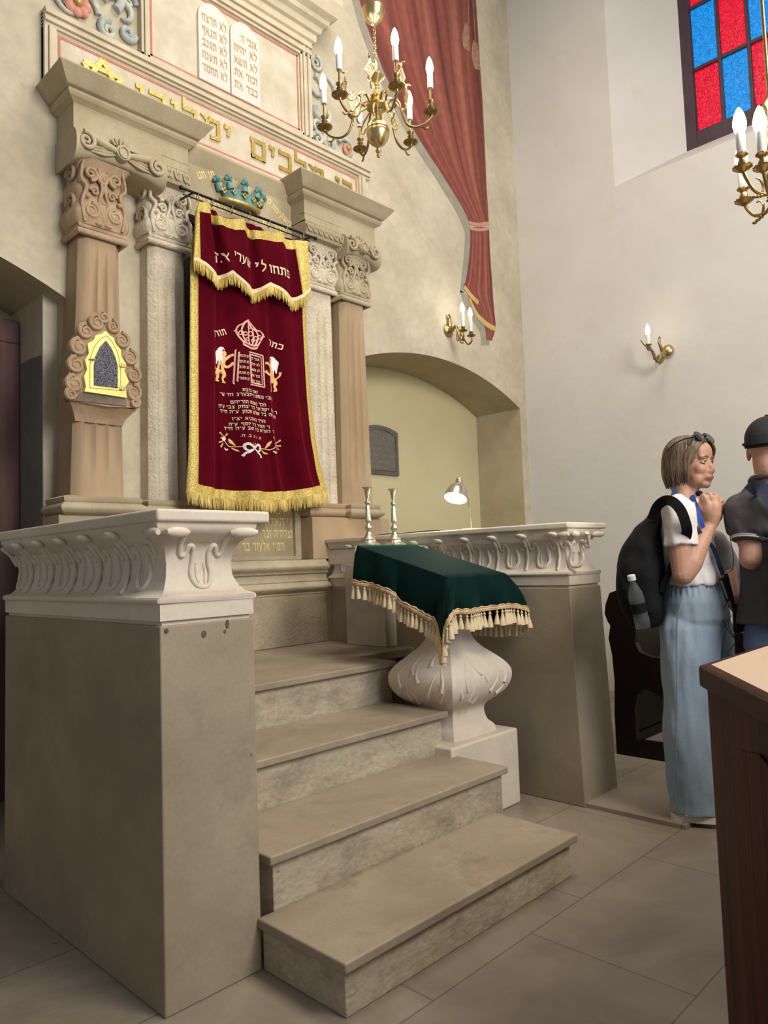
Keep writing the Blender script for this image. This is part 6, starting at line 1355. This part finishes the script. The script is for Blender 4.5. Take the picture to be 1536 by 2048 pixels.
# -------- man, cut by the right edge of the view
DM = 3.10
def V(u, v, dd=0.0): return CAM+ray(u, v)*(DM+dd)
mn = thing('person', 'man in a black cap and charcoal polo shirt seen from behind at right edge', 'person', tuple(Vector((V(1575, 1640).x, V(1575, 1640).y, .022))))
bm = bmesh.new(); mh = V(1538, 891, 0); MF = (EF*.75+ER*.66).normalized(); MS = MF.cross(UP).normalized()
def K(x, y, z): return mh+MF*x+MS*y+UP*z
ell(bm, K(-.005, 0, .02), (MF*.098, MS*.080, UP*.098)); ell(bm, K(.03, 0, -.04), (MF*.068, MS*.062, UP*.075)); ell(bm, K(.075, 0, -.095), (MF*.02, MS*.024, UP*.018)); limb(bm, [(K(.09, 0, .01), .009), (K(.118, 0, -.03), .013)])
for q in (1, -1):
    ell(bm, K(-.002, q*.081, -.028), (MF*.018, MS*.009, UP*.033)); ell(bm, K(.068, q*.034, -.03), (MF*.024, MS*.024, UP*.024))
ell(bm, K(.098, 0, -.066), (MF*.01, MS*.022, UP*.010))
mnb = V(1548, 965, .0); limb(bm, [(K(-.02, 0, -.04), .062), (K(-.022, 0, -.09), .060), (mnb, .066), (mnb-UP*.05, .09)])
sl = V(1512, 1010, .02); sr_ = mnb+(mnb-sl)*1.0; sr_.z = sl.z; A2 = (sr_-sl).normalized(); B2 = A2.cross(UP)
oloft(bm, [(mnb, .08, .06), (mnb-UP*.07, .16, .09), (mnb-UP*.20, .17, .105), (V(1575, 1140), .155, .10), (V(1578, 1240), .16, .105), (V(1580, 1300), .15, .11)], A2, B2)
me_ = V(1502, 1118, -.03); mw = V(1540, 1100, .20)
limb(bm, [(sl, .062), (sl.lerp(me_, .5), .054), (me_, .046)]); limb(bm, [(me_, .046), (me_.lerp(mw, .3), .048), (mw, .029), (V(1548, 1095, .25), .030)])
for k in range(4): limb(bm, [(V(1548+3*k, 1094, .26), .012), (V(1555+3*k, 1084, .29), .010), (V(1556+3*k, 1078, .27), .009)], n=10)
mer = sr_-UP*.27+B2*.05; limb(bm, [(sr_, .060), (mer, .045), (mer+B2*.2, .03)]); limb(bm, [(mer+B2*.2, .03), (mer+B2*.26, .032)])
for (hp, kn) in ((V(1555, 1270), V(1552, 1450)), (V(1605, 1270), V(1612, 1450))): limb(bm, [(hp, .09), (hp.lerp(kn, .5), .075), (kn, .058), (Vector((kn.x, kn.y, .30)), .055), (Vector((kn.x, kn.y, .07)), .040)])
bm = remesh(bm, .006, 3, .5); obj('body', bm, 'skin_man', mn, smooth=80)
for q in (1, -1):
    bm = bmesh.new(); ell(bm, K(.082, q*.031, 0), (MF*.011, MS*.013, UP*.008), 12); obj('eye', bm, 'eye_white', mn)
bm = bmesh.new(); rings = []
for i in range(11):
    t = i/10; ph = t*PI/2*1.0; z = .030+.095*math.cos(ph)-.035*max(0, t-.9)*3; r = math.sin(ph)
    rings.append([K(-.006+(.110*math.cos(2*PI*k/32))*max(r, .03), .0905*math.sin(2*PI*k/32)*max(r, .03), z-(.020 if t > .95 else 0)-.018*t*max(0, -math.cos(2*PI*k/32))) for k in range(32)])
loft(bm, rings); capo = obj('cap', bm, 'cap_black', mn, smooth=60)
bm = bmesh.new(); ball(bm, K(-.006, 0, .127), .008, 8, (1, 1, .5)); obj('cap_button', bm, 'cap_black', capo)
bm = bmesh.new(); tube(bm, [K(-.006+.112*math.cos(2*PI*k/32), .0925*math.sin(2*PI*k/32), .016-.022*max(0, -math.cos(2*PI*k/32))) for k in range(8, 25)], .008, 6, flat=.6); obj('cap_strap', bm, 'black_cloth', capo)
bm = bmesh.new(); loft(bm, [[K(.085+.085*t-.02*abs(s)*t, s*.070*(1-.25*t*t), .012-.012*t+o) for s in (-1, -.6, -.2, .2, .6, 1)]+[K(.085+.085*t-.02*abs(s)*t, s*.070*(1-.25*t*t), .008-.012*t+o) for s in (1, .6, .2, -.2, -.6, -1)] for t, o in ((0, 0), (.5, 0), (1, 0))]); obj('cap_visor', bm, 'cap_black', capo, smooth=40)
# polo shirt
bm = bmesh.new()
oloft(bm, [(mnb-UP*.005, .085, .075), (mnb-UP*.04, .140, .105), (mnb-UP*.09, .190, .125), (mnb-UP*.2, .195, .135), (V(1572, 1080), .190, .135), (V(1576, 1160), .185, .135), (V(1578, 1246), .205, .155)], A2, B2, 40, 5)
smd = (me_-sl).normalized(); limb(bm, [(sl+UP*.004, .066), (sl+smd*.06, .076), (sl+smd*.12, .078), (sl+smd*.165, .080)], caps=False); ball(bm, sl+UP*.002, .068, 14)
limb(bm, [(sr_, .072), (sr_-UP*.19, .072)], caps=False)
bm = remesh(bm, .007, 3, .5); wrinkle(bm, .014, 12, 2, .7); wrinkle(bm, .006, 30, 4, .6); ps = obj('polo_shirt', bm, 'polo', mn, smooth=80)
bm = bmesh.new()
for o_, r_ in ((.150, .0815), (.157, .0815)):
    c = sl+smd*o_; a_ = smd.orthogonal().normalized(); b_ = smd.cross(a_); tube(bm, [c+(a_*math.cos(k*PI/16)+b_*math.sin(k*PI/16))*r_ for k in range(33)], .0028, 6)
obj('sleeve_stripe', bm, surf('pale_grey_rib', (.50, .49, .48), (.56, .55, .54), 10, .8), ps)
bm = bmesh.new(); P = [mnb+A2*(.088*math.cos(t))+B2*(.078*math.sin(t))+UP*(.012+.012*math.sin(t)) for t in np.linspace(0, 2*PI, 33)]; tube(bm, P, .012, 8); obj('collar', bm, 'polo', ps)
bm = bmesh.new(); P = [mnb+A2*(.090*math.cos(t))+B2*(.080*math.sin(t))+UP*(.026+.012*math.sin(t)) for t in np.linspace(0, 2*PI, 33)]; tube(bm, P, .003, 6); obj('collar_stripe', bm, 'sole', ps)
bm = bmesh.new(); oloft(bm, [(V(1578, 1230), .165, .115), (V(1580, 1270), .175, .125), (V(1580, 1300), .175, .125)], A2, B2); 
for (hp, kn) in ((V(1553, 1290), V(1550, 1450)), (V(1607, 1290), V(1614, 1450))): limb(bm, [(hp, .105), (hp.lerp(kn, .5), .095), (kn, .080), (Vector((kn.x, kn.y, .30)), .070), (Vector((kn.x, kn.y, .05)), .062)], caps=False)
bm = remesh(bm, .010, 2, .5); wrinkle(bm, .01, 12, 3); obj('jeans', bm, 'jeans', mn, smooth=80)
for x in (1550, 1614):
    c = V(x, 1450); c.z = .022; bm = bmesh.new(); loft(bm, [[c+MF*(L1*math.cos(2*PI*k/20)+.05)+MS*(.045*s1*math.sin(2*PI*k/20))+UP*z for k in range(20)] for z, L1, s1 in ((0, .14, 1), (.03, .14, 1), (.06, .11, .85), (.08, .06, .6))]); obj('shoe', bm, 'black_cloth', mn, smooth=50)
bkm = thing('shoulder_bag', 'navy shoulder strap across the back of the man in the black cap', 'bag', tuple(V(1560, 1000, -.15)))
strap([V(1500, 985, -.06), V(1512, 975, -.085), V(1528, 982, -.125), V(1545, 1000, -.155), V(1570, 1030, -.165), V(1600, 1080, -.16)], .030, 'navy', bkm, 'wide_strap', .004)
bm = bmesh.new(); oloft(bm, [(V(1605, 1070, -.20), .10, .05), (V(1612, 1120, -.22), .13, .07), (V(1612, 1180, -.22), .13, .07), (V(1612, 1215, -.21), .10, .05)], A2, B2, 28, 4, pw=3); obj('bag_body', bm, 'navy', bkm, smooth=70)
# ------------------------------------------------------------------ reading table at the right edge
tb = thing('reading_table', 'polygonal dark wooden reading table with worn pale top in the near right corner', 'table', (2.1, .30, 0))
ZB = .93
P0 = Q(1397, 1330, 'z', ZB); P1 = Q(1536, 1400, 'z', ZB); dn = (P1-P0).normalized()   # near left edge
P2 = P0+dn*.72; ex = Vector((1, 0, 0))
a0 = math.atan2(dn.y, dn.x); s_ = .72
poly = [P0, P0+dn*s_]; ang = a0
for k in range(4):
    ang += math.radians(48); poly.append(poly[-1]+Vector((math.cos(ang), math.sin(ang), 0))*s_)
poly = [p for p in poly if True]
Pfar = P0+ex*1.35
base = [Vector((p.x, p.y, 0)) for p in [P0, P0+dn*s_, P0+dn*s_+Vector((.25, -.62, 0)), P0+dn*s_+Vector((1.0, -.9, 0)), P0+Vector((1.35, -.5, 0)), P0+Vector((1.05, 0, 0))]]
cen = sum(base, Vector())/6
def insetp(d): return [p+(cen-p).normalized()*d for p in base]
def pr(bm, pts, z0, z1): loft(bm, [[Vector((p.x, p.y, z0)) for p in pts], [Vector((p.x, p.y, z1)) for p in pts]])
bm = bmesh.new(); pr(bm, base, ZB-.052, ZB); o = obj('edge_moulding', bm, 'wood_edge', tb, bevel=.008)
bm = bmesh.new(); pr(bm, insetp(.028), ZB-.01, ZB+.0015); obj('table_top', bm, 'wood_top', tb, label='worn pale table surface', bevel=.001)
bm = bmesh.new(); pr(bm, insetp(.016), .0, ZB-.052); obj('side_panels', bm, 'wood_dark', tb, bevel=.003)
ip = insetp(.016)
bm = bmesh.new(); a, b = ip[0], ip[1]; d1 = (b-a).normalized(); nn = Vector((d1.y, -d1.x, 0)); nn = nn if nn.dot(cen-a) < 0 else -nn
for t0, t1 in ((.25, .72),):
    q0, q1 = a+(b-a)*t0, a+(b-a)*t1
    pts = [(q0, ZB-.16), (q0+(q1-q0)*.12, ZB-.145), (q0+(q1-q0)*.5, ZB-.12), (q0+(q1-q0)*.88, ZB-.145), (q1, ZB-.16), (q1, .15), (q0, .15)]
    loft(bm, [[Vector((p.x, p.y, z))+nn*.001 for p, z in pts], [Vector((p.x, p.y, z))+nn*.007 for p, z in pts]])
obj('raised_panel', bm, M['wood_dark'], tb, bevel=.004)
# ------------------------------------------------------------------ pews
def pew(label, yb, sgn, x0, x1, zt=.985):
    """end panel profile in the y-z plane at x0; back at yb, seat towards sgn"""
    t = thing('pew', label, 'bench', ((x0+x1)/2, yb+sgn*.3, .022)); z0 = .022
    Y = lambda a: yb+sgn*a
    prof = [(0, z0), (0, .25), (.012, .45), (.005, .60), (-.012, .70), (.004, .775), (-.012, .80), (-.028, .845), (-.020, .90), (.010, zt-.015), (.055, zt), (.10, zt-.03), (.125, zt-.09), (.12, .86), (.15, .80), (.165, .74), (.155, .68), (.18, .63), (.25, .605), (.42, .600), (.46, .58), (.46, .50), (.43, .42), (.42, .25), (.45, .10), (.47, z0)]
    hole = [(.13, .12), (.31, .12), (.335, .20), (.335, .30), (.30, .38), (.20, .42), (.15, .38), (.13, .30)]
    for x in (x0, x1):
        bm = bmesh.new()
        outer = [bm.verts.new((x, Y(a), z)) for a, z in prof]; inner = [bm.verts.new((x, Y(a), z)) for a, z in hole]
        eds = [bm.edges.new((outer[i], outer[(i+1) % len(outer)])) for i in range(len(outer))]+[bm.edges.new((inner[i], inner[(i+1) % len(inner)])) for i in range(len(inner))]
        r = bmesh.ops.triangle_fill(bm, edges=eds, use_beauty=True); g = bmesh.ops.extrude_face_region(bm, geom=bm.faces[:]); bmesh.ops.translate(bm, verts=[v for v in g['geom'] if isinstance(v, bmesh.types.BMVert)], vec=(.045, 0, 0))
        obj('end_panel', bm, 'wood_black', t, bevel=.003, smooth=30)
    def pbox(name, a0_, a1_, zz0, zz1): 
        ys = sorted((Y(a0_), Y(a1_))); obj(name, box(x0+.045, x1, ys[0], ys[1], zz0, zz1), 'wood_black', t, bevel=.004)
    pbox('seat', .09, .46, .42, .45); pbox('backrest', .03, .06, .45, .93); pbox('top_rail', .01, .085, .93, .965); pbox('foot_rail', .05, .09, .08, .14); pbox('lower_panel', .06, .08, .14, .42)
    return t
pew('near-black carved wooden pew standing just behind the right parapet', 2.16, -1, 4.12, 5.6)
pew('near-black pew with scooped end panel behind the reading table at right', .62, 1, 4.30, 5.6)
